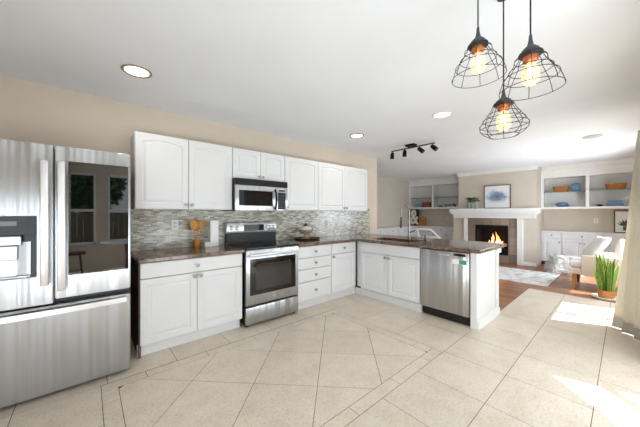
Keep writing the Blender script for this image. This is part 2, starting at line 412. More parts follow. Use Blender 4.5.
# right wall with glass door opening and a window
bm = BM(); gslab(bm, [2.0, 2.4, 3.12, 4.54, 5.66, 6.3, 8.2, 9.35], [0, 2.05, H],
     lambda i, j: not (i in (1, 3, 5) and j == 0), -0.42, -0.3, PXZ); struct('wall_right', bm, 'wall_paint')
bm = BM(); box(bm, 2.0, 2.12, NY, -0.42, 0, H); struct('wall_nook', bm, 'wall_paint')
bm = BM(); gslab(bm, [WX0 - 0.1, -0.30, 0.24, 0.48, 1.02, 2.12], [0, 0.58, 2.27, H], lambda i, j: not (i in (1, 3) and j == 1), NY - 0.12, NY, PXZ); struct('wall_behind', bm, 'wall_paint')
for k, (a, b) in enumerate(((-0.30, 0.24), (0.48, 1.02))):
    bm = BM()
    box(bm, a, a + 0.05, NY - 0.08, NY - 0.02, 0.58, 2.27); box(bm, b - 0.05, b, NY - 0.08, NY - 0.02, 0.58, 2.27)
    box(bm, a, b, NY - 0.08, NY - 0.02, 0.58, 0.63); box(bm, a, b, NY - 0.08, NY - 0.02, 2.22, 2.27); box(bm, a, b, NY - 0.08, NY + 0.02, 1.36, 1.42)
    struct('window_%d' % (k + 1), bm, 'trim_white')
bm = BM(); 
box(bm, 5.02, 5.08, -0.38, -0.34, 0.0, 2.05)
for a in (4.5405, 5.6495): box(bm, a, a + 0.01, -0.38, -0.34, 0.0, 2.049)
struct('door_1', bm, 'trim_white')
bm = BM(); box(bm, 7.2, 7.28, -0.38, -0.34, 0.0, 2.05); box(bm, 6.301, 6.33, -0.38, -0.34, 0, 2.049); struct('door_2', bm, 'trim_white')
# family room trim: crown and baseboards
def crown_y(x, y0, y1, z=H, s=0.1):   # runs along Y, projects toward -X
    bm = BM(); pr = [(0, 0), (-s, 0), (-s, -0.02), (-s * .55, -s * .45), (-0.02, -s * .9), (0, -s * .95)]
    A = [bm.verts.new((x + a, y0, z + b)) for a, b in pr]; B = [bm.verts.new((x + a, y1, z + b)) for a, b in pr]
    for k in range(len(pr)): bm.faces.new((A[k - 1], A[k], B[k], B[k - 1]))
    bm.faces.new(A); bm.faces.new(B[::-1]); return bm
struct('trim_1', crown_y(8.348, 1.40, 3.29), 'trim_white')
struct('trim_2', crown_y(8.848, -0.3, 1.39), 'trim_white')
struct('trim_3', crown_y(8.848, 3.32, 5.19), 'trim_white')
bm = BM(); box(bm, 8.33, 8.348, 1.44, 1.70, 0, 0.09, 0.003); struct('baseboard_right', bm, 'trim_white')
bm = BM(); box(bm, 8.33, 8.348, 3.09, 3.42, 0, 0.09, 0.003); struct('baseboard_left', bm, 'trim_white')
# chimney breast with firebox hole
bm = BM(); gslab(bm, [1.44, 2.02, 2.81, 3.27, 3.42], [0, 0.2, 1.0, 1.3, H], lambda i, j: not (i == 1 and j == 1) and not (i == 3 and j == 3), 8.35, 9.249, PYZ); struct('wall_chimney', bm, 'family_paint')
# mosaic backsplash
bm = BM(); box(bm, 0.355, 4.42, 3.49, 3.4995, 0.912, 1.42); struct('trim_backsplash', bm, 'mosaic')

# ------------------------------------------------------------------ KITCHEN CABINETS
def front(parent, P0, u0, u1, z0, z1, kind, knobs=(), arch=0.0, name=None):
    """P0(u,v,n) maps with v=height; kind door/drawer; knobs list of (u,v) relative to the front"""
    P = lambda u, v, n: P0(u0 + u, z0 + v, n)
    w, h = u1 - u0, z1 - z0
    o = obj(name or kind, panel_door(P, w, h, 0.02, 0.058, arch, kind == 'door'), 'cabinet_white', parent)
    for (a, b) in knobs: knob(P, a, b, 0.02, o)
    return o
GAP = 0.003
def base_body(x0, x1, y0, y1, z0, z1, lowface, toe):
    bm = BM(); box(bm, x0, x1, y0, y1, z0, z1); return bm
KY = 2.90                                # face of the cabinet boxes; doors stand 2 cm proud
# A: left base unit
t = thing('base_cabinet', 'white base cabinet between fridge and range with one wide drawer over two doors', 'cabinet', (0.85, 3.2, 0))
bm = BM(); box(bm, 0.37, 1.345, KY + 0.018, 3.49, 0.13, 0.868); obj('body', bm, 'cabinet_white', t)
bm = BM(); box(bm, 0.352, 0.369, KY, 3.49, 0.0, 0.868); obj('side_panel', bm, 'brown_side', t, label='dark brown unpainted side')
bm = BM(); box(bm, 0.345, 1.335, 2.945, 2.963, 0, 0.104); obj('toe_kick', bm, 'cabinet_white', t)
P = FY(0, KY, 0)
front(t, P, 0.362, 1.337, 0.722, 0.862, 'drawer', [(0.487, 0.07)])
front(t, P, 0.362, 0.847, 0.118, 0.715, 'door', [(0.458, 0.565)])
front(t, P, 0.852, 1.337, 0.118, 0.715, 'door', [(0.027, 0.565)])
# B: drawer bank
t = thing('base_cabinet', 'narrow white base cabinet with a bank of four drawers right of the range', 'cabinet', (2.43, 3.2, 0))
bm = BM(); box(bm, 2.118, 2.742, KY + 0.018, 3.49, 0.13, 0.868); obj('body', bm, 'cabinet_white', t)
bm = BM(); box(bm, 2.118, 2.742, 2.945, 2.963, 0, 0.104); obj('toe_kick', bm, 'cabinet_white', t)
for a, b in ((0.122, 0.372), (0.379, 0.545), (0.552, 0.700), (0.707, 0.862)): front(t, P, 2.122, 2.738, a, b, 'drawer', [(0.308, (b - a) / 2)])
# C: corner unit
t = thing('base_cabinet', 'white corner base cabinet with one small drawer above a single door', 'cabinet', (3.0, 3.2, 0))
bm = BM(); box(bm, 2.745, 3.329, KY + 0.018, 3.49, 0.13, 0.868); obj('body', bm, 'cabinet_white', t)
bm = BM(); box(bm, 2.745, 3.348, 2.945, 2.963, 0, 0.104); obj('toe_kick', bm, 'cabinet_white', t)
front(t, P, 2.749, 3.27, 0.707, 0.862, 'drawer', [(0.26, 0.078)])
front(t, P, 2.749, 3.27, 0.122, 0.700, 'door', [(0.03, 0.545)])
# D: sink unit in the peninsula
PX = FX(3.33, 0, 0)
t = thing('sink_cabinet', 'white sink base cabinet in the peninsula with blank drawer front over two doors', 'cabinet', (3.6, 2.35, 0))
bm = BM(); box(bm, 3.349, 3.95, 1.778, KY - 0.003, 0.13, 0.64); box(bm, 3.349, 3.375, 1.778, KY - 0.003, 0.64, 0.868); obj('body', bm, 'cabinet_white', t)
bm = BM(); box(bm, 3.35, 3.37, 1.778, 2.94, 0, 0.104); obj('toe_kick', bm, 'cabinet_white', t)
front(t, PX, -2.79, -1.785, 0.707, 0.862, 'drawer', name='blank_drawer_front')
front(t, PX, -2.79, -2.292, 0.122, 0.700, 'door', [(0.47, 0.545)])
front(t, PX, -2.287, -1.785, 0.122, 0.700, 'door', [(0.03, 0.545)])
# end panel
t = thing('peninsula_end', 'white panelled end of the peninsula with moulded base beside the dishwasher', 'end panel', (3.7, 1.12, 0))
bm = BM(); box(bm, 3.312, 3.96, 1.100, 1.168, 0, 0.868, 0.002); box(bm, 3.96, 4.06, 1.100, 3.48, 0, 0.868, 0.003); obj('panel', bm, 'cabinet_white', t)
bm = BM(); box(bm, 3.97, 4.068, 1.088, 1.099, 0.11, 0.866, 0.002); obj('pilaster', bm, 'cabinet_white', t)
bm = BM(); box(bm, 3.325, 4.085, 1.078, 1.0995, 0, 0.085, 0.004); box(bm, 3.33, 4.08, 1.086, 1.0995, 0.085, 0.10, 0.004); box(bm, 4.061, 4.085, 1.10, 3.48, 0, 0.085, 0.004); obj('base_moulding', bm, 'trim_white', t)
bm = BM(); box(bm, 4.061, 4.16, 1.085, 1.13, 0.80, 0.866, 0.004); box(bm, 3.96, 4.10, 1.075, 1.0995, 0.83, 0.866, 0.003); obj('bracket', bm, 'trim_white', t)
# worktops
bm = BM(); box(bm, 0.345, 1.355, 2.852, 3.489, 0.870, 0.910, 0.006)
tag(obj('countertop', bm, 'granite'), 'brown granite worktop slab between fridge and range', 'countertop')
bm = BM(); gslab(bm, [2.115, 3.272, 3.43, 3.80, 4.30], [1.055, 1.98, 2.70, 2.852, 3.489],
    lambda i, j: (j == 3) or (i > 0 and not (i == 2 and j == 1)), 0.870, 0.910, lambda u, v, q: Vector((u, v, q)))
ee = [e for e in bm.edges if len(e.link_faces) == 2 and e.calc_face_angle(0) > 1]
bmesh.ops.bevel(bm, geom=ee, offset=0.005, segments=2, affect='EDGES')
tag(obj('countertop', bm, 'granite'), 'l-shaped brown granite worktop wrapping the corner and covering the peninsula', 'countertop')
# sink
t = thing('kitchen_sink', 'dark undermount sink sunk into the peninsula worktop', 'sink', (3.615, 2.34, 0.7))
bm = BM(); gslab(bm, [3.425, 3.433, 3.797, 3.805], [1.975, 1.983, 2.697, 2.705], lambda i, j: not (i == 1 and j == 1), 0.665, 0.868, lambda u, v, q: Vector((u, v, q)))
box(bm, 3.425, 3.805, 1.975, 2.705, 0.655, 0.665); obj('basin', bm, 'sink_stone', t)
bm = BM(); cyl(bm, (3.615, 2.34, 0.6652), (3.615, 2.34, 0.668), 0.04); obj('drain', bm, 'chrome', t)
# faucet
fx, fy = 3.862, 2.262
t = thing('kitchen_faucet', 'tall gooseneck pull-down chrome faucet behind the dark sink', 'faucet', (fx, fy, 0.91))
bm = BM(); lathe(bm, [(0.028, 0.9105), (0.028, 0.922), (0.018, 0.93), (0.016, 1.05), (0.0155, 1.1)], (fx, fy, 0)); obj('base', bm, 'faucet_metal', t, True)
bm = BM(); pts = [(fx, fy, 1.1), (fx, fy, 1.37)]
dxy = Vector((-0.78, 0.62)).normalized(); R = 0.066
for k in range(1, 13):
    a = PI * k / 12; q = R * (1 - math.cos(a)); pts.append((fx + dxy.x * q, fy + dxy.y * q, 1.37 + R * math.sin(a)))
ex, ey = fx + dxy.x * 2 * R, fy + dxy.y * 2 * R
pts.append((ex, ey, 1.26)); tube(bm, pts, 0.011, 10); obj('spout', bm, 'faucet_metal', t, True)
bm = BM(); tube(bm, [(ex, ey, 1.262), (ex, ey, 1.22), (ex, ey, 1.12), (ex, ey, 1.09)], [0.013, 0.016, 0.019, 0.016], 14); obj('spray_head', bm, 'grey_metal', t, True)
bm = BM(); tube(bm, [(fx, fy - 0.014, 1.02), (fx, fy - 0.06, 1.03), (fx, fy - 0.10, 1.05)], [0.012, 0.009, 0.007], 10); obj('lever', bm, 'grey_metal', t, True)
t = thing('soap_dispenser', 'small dark pump soap dispenser right of the faucet on the worktop', 'soap dispenser', (3.86, 1.995, 0.91))
bm = BM(); lathe(bm, [(0.02, 0.9105), (0.02, 0.92), (0.010, 0.926), (0.009, 0.975)], (3.86, 1.995, 0), 14); obj('base', bm, 'grey_metal', t, True)
bm = BM(); tube(bm, [(3.86, 1.995, 0.975), (3.86, 1.995, 0.99), (3.80, 1.995, 0.985)], 0.007, 8); obj('pump', bm, 'grey_metal', t, True)
# uppers
UY = 3.19; PU = FY(0, UY, 0)
def upper(x0, x1, z0, doors, label, arch):
    t = thing('wall_cabinet', label, 'cabinet', ((x0 + x1) / 2, 3.35, z0))
    bm = BM(); box(bm, x0 + 0.001, x1 - 0.001, UY + 0.012, 3.488, z0, 2.135); obj('body', bm, 'cabinet_white', t)
    for a, b, ks in doors: front(t, PU, a, b, z0 + 0.004, 2.131, 'door', ks, arch)
    return t
upper(0.352, 1.344, 1.362, [(0.356, 0.842, [(0.458, 0.045)]), (0.847, 1.340, [(0.03, 0.045)])], 'largest pair of white wall cupboard doors, nearest the fridge', 0.028)
upper(1.345, 2.110, 1.756, [(1.349, 1.726, [(0.35, 0.035)]), (1.730, 2.106, [(0.027, 0.035)])], 'short white wall cabinet directly above the microwave', 0.012)
upper(2.111, 2.732, 1.362, [(2.115, 2.728, [(0.03, 0.045)])], 'white single-door wall cabinet right of the microwave', 0.02)
upper(2.733, 3.951, 1.362, [(2.737, 3.340, [(0.572, 0.045)]), (3.344, 3.947, [(0.03, 0.045)])], 'white two-door wall cabinet at the end by the family room opening', 0.02)

# ------------------------------------------------------------------ REFRIGERATOR
FYF = 2.71
t = thing('refrigerator', 'stainless steel french-door refrigerator with black glass panel and bottom freezer drawer', 'refrigerator', (-0.18, 3.0, 0))
bm = BM(); box(bm, -0.625, 0.268, 2.80, 3.46, 0.03, 1.80, 0.004); obj('body', bm, 'grey_metal', t)
bm = BM(); box(bm, -0.6, 0.25, 2.80, 2.84, 0.0, 0.029); obj('foot_grille', bm, 'black_plastic', t)
def bowed(x0, x1, z0, z1, y, thick=0.075, bow=0.003, bev=0.008, hole=None):
    """fridge door with a slightly bowed front"""
    bm = BM(); n = 12
    us = [x0 + (x1 - x0) * k / n for k in range(n + 1)]; vs = [z0, z1]
    if hole: us = sorted(set([x0, x1, hole[0], hole[1]] + [u for u in us if not (hole[0] - .01 < u < hole[1] + .01)])); vs = [z0, hole[2], hole[3], z1]
    cx, hw = -0.18, 0.455
    def PP(u, v, q): return Vector((u, (y + bow * ((u - cx) / hw) ** 2) if q == 0 else y + thick, v))
    K = (lambda i, j: not (hole and j == 1 and hole[0] - 1e-6 <= us[i] < hole[1] - 1e-6))
    gslab(bm, us, vs, K, 0, 1, PP)
    ee = [e for e in bm.edges if len(e.link_faces) == 2 and e.calc_face_angle(0) > 1]
    if bev: bmesh.ops.bevel(bm, geom=ee, offset=bev, segments=3, affect='EDGES')
    return bm
ld = obj('left_door', bowed(-0.630, -0.184, 0.672, 1.812, FYF, hole=(-0.545, -0.266, 0.875, 1.30), bev=0.004), 'stainless', t, True)
bm = BM(); box(bm, -0.543, -0.268, 2.722, 2.735, 1.17, 1.297, 0.002); obj('control_panel', bm, 'grey_metal', ld)
bm = BM(); box(bm, -0.50, -0.36, 2.7195, 2.7215, 1.235, 1.265); obj('display', bm, 'display_glow', ld)
bm = BM(); box(bm, -0.543, -0.268, 2.775, 2.782, 0.877, 1.168); box(bm, -0.29, -0.268, 2.72, 2.775, 0.877, 1.168); obj('dispenser_recess', bm, 'black_plastic', ld)
bm = BM(); box(bm, -0.543, -0.30, 2.735, 2.774, 0.877, 0.886); box(bm, -0.543, -0.30, 2.765, 2.774, 0.886, 1.12); obj('drip_tray', bm, 'stainless', ld)
bm = BM(); box(bm, -0.50, -0.34, 2.722, 2.764, 1.10, 1.165, 0.006); box(bm, -0.48, -0.36, 2.73, 2.76, 1.0, 1.098, 0.004); obj('ice_chute', bm, 'stainless', ld)
rd = obj('right_door', bowed(-0.175, 0.272, 0.700, 1.812, FYF, bev=0.006), 'stainless', t, True)
bm = BM(); 
n = 8; us = [-0.104 + 0.362 * k / n for k in range(n + 1)]
gslab(bm, us, [0.862, 1.705], lambda i, j: True, 0, 1, lambda u, v, q: Vector((u, FYF + 0.003 * ((u + 0.18) / 0.455) ** 2 - (0.004 if q == 0 else -0.002), v)))
obj('glass_panel', bm, 'mirror_glass', rd, True)
bm = BM(); cyl(bm, (0.235, 2.7145, 1.74), (0.235, 2.7165, 1.74), 0.011, seg=14); obj('badge', bm, 'grey_metal', rd)
for x0, x1, z0, z1, dd in ((-0.246, -0.203, 0.815, 1.69, ld), (-0.160, -0.118, 0.765, 1.695, rd)):
    bm = BM(); box(bm, x0, x1, 2.655, 2.672, z0, z1, 0.005)
    box(bm, x0 + 0.008, x1 - 0.008, 2.672, 2.709, z0 + 0.02, z0 + 0.05); box(bm, x0 + 0.008, x1 - 0.008, 2.672, 2.709, z1 - 0.05, z1 - 0.02)
    obj('handle', bm, 'handle_steel', dd, True)
dr = obj('freezer_drawer', bowed(-0.630, 0.272, 0.03, 0.655, FYF, bev=0.006), 'stainless', t, True)
bm = BM(); n = 14
us = [-0.585 + 0.83 * k / n for k in range(n + 1)]
gslab(bm, us, [0.598, 0.636], lambda i, j: True, 0, 1, lambda u, v, q: Vector((u, FYF - 0.042 + 0.018 * ((u + 0.17) / 0.455) ** 2 + 0.016 * q, v)))
box(bm, -0.575, -0.545, 2.69, 2.716, 0.602, 0.632); box(bm, 0.205, 0.235, 2.69, 2.716, 0.602, 0.632)
obj('handle', bm, 'handle_steel', dr)

# ------------------------------------------------------------------ RANGE
t = thing('kitchen_range', 'freestanding stainless electric range with black glass cooktop and oven window', 'range', (1.735, 3.2, 0))
x0, x1 = 1.365, 2.106
bm = BM(); box(bm, x0, x1, 2.885, 3.47, 0.03, 0.902); obj('body', bm, 'black_plastic', t)
bm = BM(); box(bm, x0, x1, 2.838, 3.40, 0.9025, 0.918, 0.003)
ct = obj('cooktop', bm, 'black_glass', t)
for (a, b, r) in ((1.54, 3.0, .1), (1.92, 3.0, .085), (1.54, 3.26, .075), (1.92, 3.26, .1)):
    bm = BM(); lathe(bm, [(r, 0.9182), (r, 0.919), (r - 0.004, 0.919), (r - 0.004, 0.9182)], (a, b, 0), 28, close=True); obj('burner_ring', bm, 'grey_metal', ct)
bm = BM(); box(bm, x0 + 0.002, x1 - 0.002, 3.402, 3.47, 0.92, 1.045); obj('backguard_base', bm, 'black_plastic', t)
bm = BM(); box(bm, x0 - 0.004, x1 + 0.004, 3.395, 3.475, 1.046, 1.195, 0.008); bg = obj('backguard', bm, 'stainless_range', t, True)
bm = BM(); box(bm, 1.60, 1.90, 3.389, 3.3945, 1.08, 1.165); dp = obj('display_panel', bm, 'black_glass', bg)
for kx in (1.425, 1.50, 1.95, 2.005, 2.06):
    bm = BM(); lathe(bm, [(0.026, 3.3945), (0.026, 3.385), (0.021, 3.381), (0.019, 3.365), (0.016, 3.363)], (kx, 0, 1.122), 20, axis='y'); obj('knob', bm, 'grey_metal' if kx < 0 else 'handle_steel', bg, True)
bm = BM(); box(bm, x0 + 0.003, x1 - 0.003, 2.843, 2.884, 0.252, 0.892, 0.005); od = obj('oven_door', bm, 'stainless_range', t, True)
bm = BM(); box(bm, 1.415, 2.058, 2.8395, 2.8435, 0.365, 0.785, 0.001); og = obj('oven_window', bm, 'black_glass', od)
bm = BM(); box(bm, 1.49, 1.985, 2.8380, 2.8392, 0.42, 0.725); obj('window_pane', bm, 'oven_glass', og)
bm = BM(); tube(bm, [(1.385, 2.80, 0.835), (2.087, 2.80, 0.835)], 0.017, 14)
for a in (1.40, 2.07): box(bm, a - 0.012, a + 0.012, 2.80, 2.842, 0.825, 0.845)
obj('handle', bm, 'handle_steel', od, True)
bm = BM(); box(bm, x0 + 0.003, x1 - 0.003, 2.845, 2.884, 0.03, 0.228, 0.005); obj('storage_drawer', bm, 'stainless_range', t, True)
bm = BM(); cyl(bm, (1.735, 2.8425, 0.31), (1.735, 2.8415, 0.31), 0.012, seg=16); obj('badge', bm, 'detector_grey', od)
for a, b in ((1.40, 2.9), (2.07, 2.9), (1.40, 3.42), (2.07, 3.42)):
    bm = BM(); cyl(bm, (a, b, 0.0), (a, b, 0.03), 0.018, seg=12); obj('foot', bm, 'black_plastic', t)

# ------------------------------------------------------------------ MICROWAVE
t = thing('microwave_oven', 'over-range stainless microwave with black vent strip hung above the range', 'microwave', (1.73, 3.3, 1.35))
x0, x1 = 1.347, 2.108
bm = BM(); box(bm, x0, x1, 3.125, 3.487, 1.35, 1.754, 0.003); obj('body', bm, 'black_plastic', t)
bm = BM(); box(bm, x0, x1, 3.10, 3.124, 1.672, 1.752, 0.002)
for k in range(5): box(bm, x0 + 0.03, x1 - 0.03, 3.096, 3.0995, 1.685 + k * 0.012, 1.690 + k * 0.012)
obj('vent_grille', bm, 'black_plastic', t)
bm = BM(); box(bm, x0 + 0.002, 1.932, 3.095, 3.124, 1.352, 1.670, 0.005); d = obj('door', bm, 'stainless_range', t, True)
bm = BM(); box(bm, 1.395, 1.862, 3.091, 3.096, 1.415, 1.608, 0.001); obj('door_window', bm, 'black_glass', d)
bm = BM(); tube(bm, [(1.902, 3.094, 1.375), (1.902, 3.066, 1.41), (1.902, 3.055, 1.505), (1.902, 3.066, 1.60), (1.902, 3.094, 1.635)], 0.012, 12); obj('handle', bm, 'black_metal', d, True)
bm = BM(); box(bm, 1.935, x1 - 0.002, 3.098, 3.124, 1.352, 1.670, 0.004); d = obj('control_panel', bm, 'stainless_range', t, True)
bm = BM(); box(bm, 1.950, 2.072, 3.0945, 3.0985, 1.375, 1.60); d2 = obj('keypad', bm, 'black_plastic', d)
bm = BM()
for i in range(3):
    for j in range(5): box(bm, 1.962 + i * 0.036, 1.988 + i * 0.036, 3.0925, 3.0942, 1.39 + j * 0.04, 1.412 + j * 0.04)
obj('keys', bm, 'grey_metal', d2)
bm = BM(); box(bm, 1.965, 2.055, 3.0945, 3.0985, 1.617, 1.635); obj('display', bm, 'black_glass', d)

# ------------------------------------------------------------------ DISHWASHER
t = thing('dishwasher', 'stainless steel dishwasher with small energy sticker set in the peninsula', 'dishwasher', (3.6, 1.47, 0))
bm = BM(); box(bm, 3.345, 3.94, 1.180, 1.766, 0.03, 0.862); obj('body', bm, 'black_plastic', t)
bm = BM(); box(bm, 3.30, 3.344, 1.178, 1.768, 0.118, 0.856, 0.005); d = obj('door', bm, 'stainless_dw', t, True)
bm = BM(); box(bm, 3.37, 3.385, 1.18, 1.766, 0.0, 0.112); obj('kick_plate', bm, 'black_plastic', t)
bm = BM(); box(bm, 3.2975, 3.3005, 1.215, 1.345, 0.812, 0.842); obj('vent_slot', bm, 'black_plastic', d)
bm = BM(); tube(bm, [(3.299, 1.53, 0.815), (3.283, 1.52, 0.815), (3.283, 1.41, 0.815), (3.299, 1.40, 0.815)], 0.007, 10); obj('handle', bm, 'handle_steel', d, True)
bm = BM(); box(bm, 3.2985, 3.2998, 1.20, 1.365, 0.715, 0.775); st = obj('sticker', bm, 'paper', d, label='white and teal sticker')
bm = BM(); box(bm, 3.2975, 3.2984, 1.205, 1.285, 0.72, 0.77); obj('teal_patch', bm, 'teal_label', st)

# ------------------------------------------------------------------ BACKSPLASH AND COUNTER ITEMS
def outlet(name, label, P, cat='outlet'):
    t = thing(name, label, cat, P(0, 0, 0))
    bm = BM()
    a, b = P(-0.036, -0.058, 0), P(0.036, 0.058, 0.006); box(bm, a.x, b.x, a.y, b.y, a.z, b.z, 0.001); obj('cover_plate', bm, 'trim_white', t)
    bm = BM()
    for s in (-0.022, 0.022):
        a, b = P(-0.016, s - 0.014, 0.0062), P(0.016, s + 0.014, 0.008); box(bm, a.x, b.x, a.y, b.y, a.z, b.z)
    obj('socket', bm, 'detector_grey', t)
outlet('wall_outlet', 'white electrical outlet on the mosaic tiles left of the wooden spoons', FY(0.78, 3.4895, 1.185))
outlet('wall_outlet', 'white electrical outlet on the mosaic tiles right of the tiered stand', FY(3.22, 3.4895, 1.15))
outlet('wall_outlet', 'white outlet on the wall under the right-hand built-in shelves', FX(9.2495, 0.46, 1.14))
outlet('wall_outlet', 'white outlet on the wall under the left-hand built-in shelves', FX(9.2495, 3.98, 1.14))
# utensils
def placed(px, d): u = (px - 320) / FPX; return (d * (math.cos(YAW) + u * math.sin(YAW)), d * (math.sin(YAW) - u * math.cos(YAW)))
t = thing('utensil_crock', 'small dark crock on the granite beside the white canisters', 'crock', (1.0, 3.40, 0.91))
bm = BM(); lathe(bm, [(0.038, 0.9105), (0.044, 0.93), (0.046, 1.0), (0.042, 1.0), (0.040, 0.93), (0.0, 0.925)], (1.0, 3.40, 0)); obj('pot', bm, 'gold_wood', t, True)
def spoon(label, x, y, lean, h, hw, ln, m, kind):
    bm = BM(); b = Vector((x, y, 0.935)); tp = Vector((x + lean[0], y + lean[1], 0.91 + h))
    tube(bm, [b, b.lerp(tp, 0.5), b.lerp(tp, 0.72)], [0.006, 0.006, 0.008], 8)
    n0 = len(bm.verts); r = bmesh.ops.create_uvsphere(bm, u_segments=12, v_segments=8, radius=1)
    c = b.lerp(tp, 0.84)
    for v in r['verts']:
        z = v.co.z; wdt = hw * (1.0 if kind == 'spoon' else (1.15 if z > 0 else 0.8))
        v.co = Vector((c.x + v.co.x * wdt + lean[0] * 0.16 * z, c.y + v.co.y * 0.008, c.z + z * ln))
    return tag(obj('wooden_' + kind, bm, m, None, True), label, 'utensil', 'wooden utensils in the crock')
spoon('left wooden spoon with the broad bowl standing in the crock', 0.985, 3.395, (-0.03, 0.0), 0.32, 0.04, 0.066, 'orange_wood', 'spoon')
spoon('middle wooden spatula standing upright in the crock', 1.0, 3.41, (0.012, 0.02), 0.31, 0.03, 0.06, 'gold_wood', 'spatula')
spoon('right wooden spoon leaning towards the tall canister', 1.015, 3.40, (0.05, 0.01), 0.32, 0.034, 0.06, 'orange_wood', 'spoon')
bm = BM(); box(bm, 1.135, 1.235, 3.33, 3.43, 0.9105, 1.232, 0.004); t = obj('tall_canister', bm, 'white_ceramic'); tag(t, 'tall square white canister on the counter left of the range', 'canister')
bm = BM(); box(bm, 1.055, 1.13, 3.27, 3.33, 0.9105, 0.975, 0.004); t = obj('small_canister', bm, 'white_ceramic'); tag(t, 'short white box in front of the tall white canister', 'box')
# tiered stand
cx, cy = 2.62, 3.30
bm = BM(); lathe(bm, [(0.14, 0.9105), (0.19, 0.915), (0.20, 0.935), (0.19, 0.935), (0.14, 0.922), (0.0, 0.921)], (cx, cy, 0), 32)
tag(obj('serving_tray', bm, 'dark_wood', None, True), 'round dark wooden tray in the corner right of the range', 'tray')
bm = BM(); lathe(bm, [(0.07, 0.9225), (0.07, 0.93), (0.025, 0.945), (0.022, 0.985), (0.06, 1.0), (0.115, 1.045), (0.125, 1.065), (0.115, 1.065), (0.055, 1.012), (0.0, 1.008)], (cx - 0.03, cy, 0), 28)
tag(obj('footed_bowl', bm, 'tan_ceramic', None, True), 'tan footed bowl standing on the dark round tray', 'bowl')
bm = BM(); lathe(bm, [(0.055, 1.0145), (0.085, 1.04), (0.095, 1.085), (0.06, 1.115), (0.0, 1.125)], (cx - 0.03, cy, 0), 24)
tag(obj('ceramic_dome', bm, 'paper', None, True), 'pale rounded lid inside the tan footed bowl', 'lid')
bm = BM(); lathe(bm, [(0.045, 1.1255), (0.04, 1.135), (0.012, 1.152), (0.006, 1.17)], (cx - 0.03, cy, 0), 16)
tag(obj('lid_knob', bm, 'black_plastic', None, True), 'small black finial on top of the pale lid', 'finial')

# ------------------------------------------------------------------ CEILING FIXTURES
def downlight(x, y, label, m='bronze_trim'):
    t = thing('recessed_light', label, 'ceiling light', (x, y, H), 'recessed ceiling lights')
    bm = BM(); lathe(bm, [(0.108, H - 0.0005), (0.108, H - 0.008), (0.098, H - 0.012), (0.086, H - 0.006), (0.086, H - 0.0005)], (x, y, 0), 36, close=True); obj('trim_ring', bm, m, t, True)
    bm = BM(); cyl(bm, (x, y, H - 0.0006), (x, y, H - 0.005), 0.084, seg=36); obj('lens', bm, 'lamp_glow', t)
    light('AREA', 'downlight', (x, y, H - 0.02), 2.5, (1, 0.93, 0.84), shape='DISK', size=0.16, dir=(0, 0, -1)).parent = None
downlight(0.312, 2.665, 'round recessed ceiling light above the refrigerator end of the kitchen')
downlight(3.083, 2.675, 'round recessed ceiling light above the inner corner of the counters')
downlight(3.192, 1.438, 'round recessed ceiling light above the dishwasher end of the peninsula', 'trim_white')
bm = BM(); lathe(bm, [(0.11, H - 0.0005), (0.11, H - 0.012), (0.09, H - 0.02), (0.0, H - 0.02)], (5.83, 0.33, 0), 32); tag(obj('smoke_detector', bm, 'detector_grey', None, True), 'flat round grey disc on the ceiling right of the pendants', 'detector')
# track light
tx = 4.18
t = thing('track_light', 'black ceiling track light bar with four spotlight heads near the wall end', 'track light', (tx, 2.41, H))
bm = BM(); box(bm, tx - 0.06, tx + 0.06, 2.33, 2.49, H - 0.035, H - 0.0005, 0.006); obj('canopy', bm, 'black_metal', t)
bm = BM(); tube(bm, [(tx, 2.80, H - 0.055), (tx, 2.00, H - 0.055)], 0.010, 10); cyl(bm, (tx, 2.36, H - 0.036), (tx, 2.36, H - 0.05), 0.01); cyl(bm, (tx, 2.46, H - 0.036), (tx, 2.46, H - 0.05), 0.01); obj('bar', bm, 'black_metal', t)
for y, d in ((2.785, (0.05, 0.1, -1)), (2.535, (-0.2, -0.1, -1)), (2.255, (0.2, -0.8, -0.75)), (2.03, (0.1, -0.75, -0.7))):
    p = Vector((tx, y, H - 0.065)); q = p + Vector((0, 0, -0.045)); d = Vector(d).normalized()
    bm = BM(); cyl(bm, p, q, 0.007, seg=8); a = q - d * 0.035; tube(bm, [a, a + d * 0.012, a + d * 0.05, a + d * 0.115], [0.018, 0.03, 0.034, 0.036], 16)
    s = obj('spot_head', bm, 'black_metal', t, True)
    bm = BM(); cyl(bm, a + d * 0.1155, a + d * 0.118, 0.03, seg=16); obj('lens', bm, 'spot_glow', s)
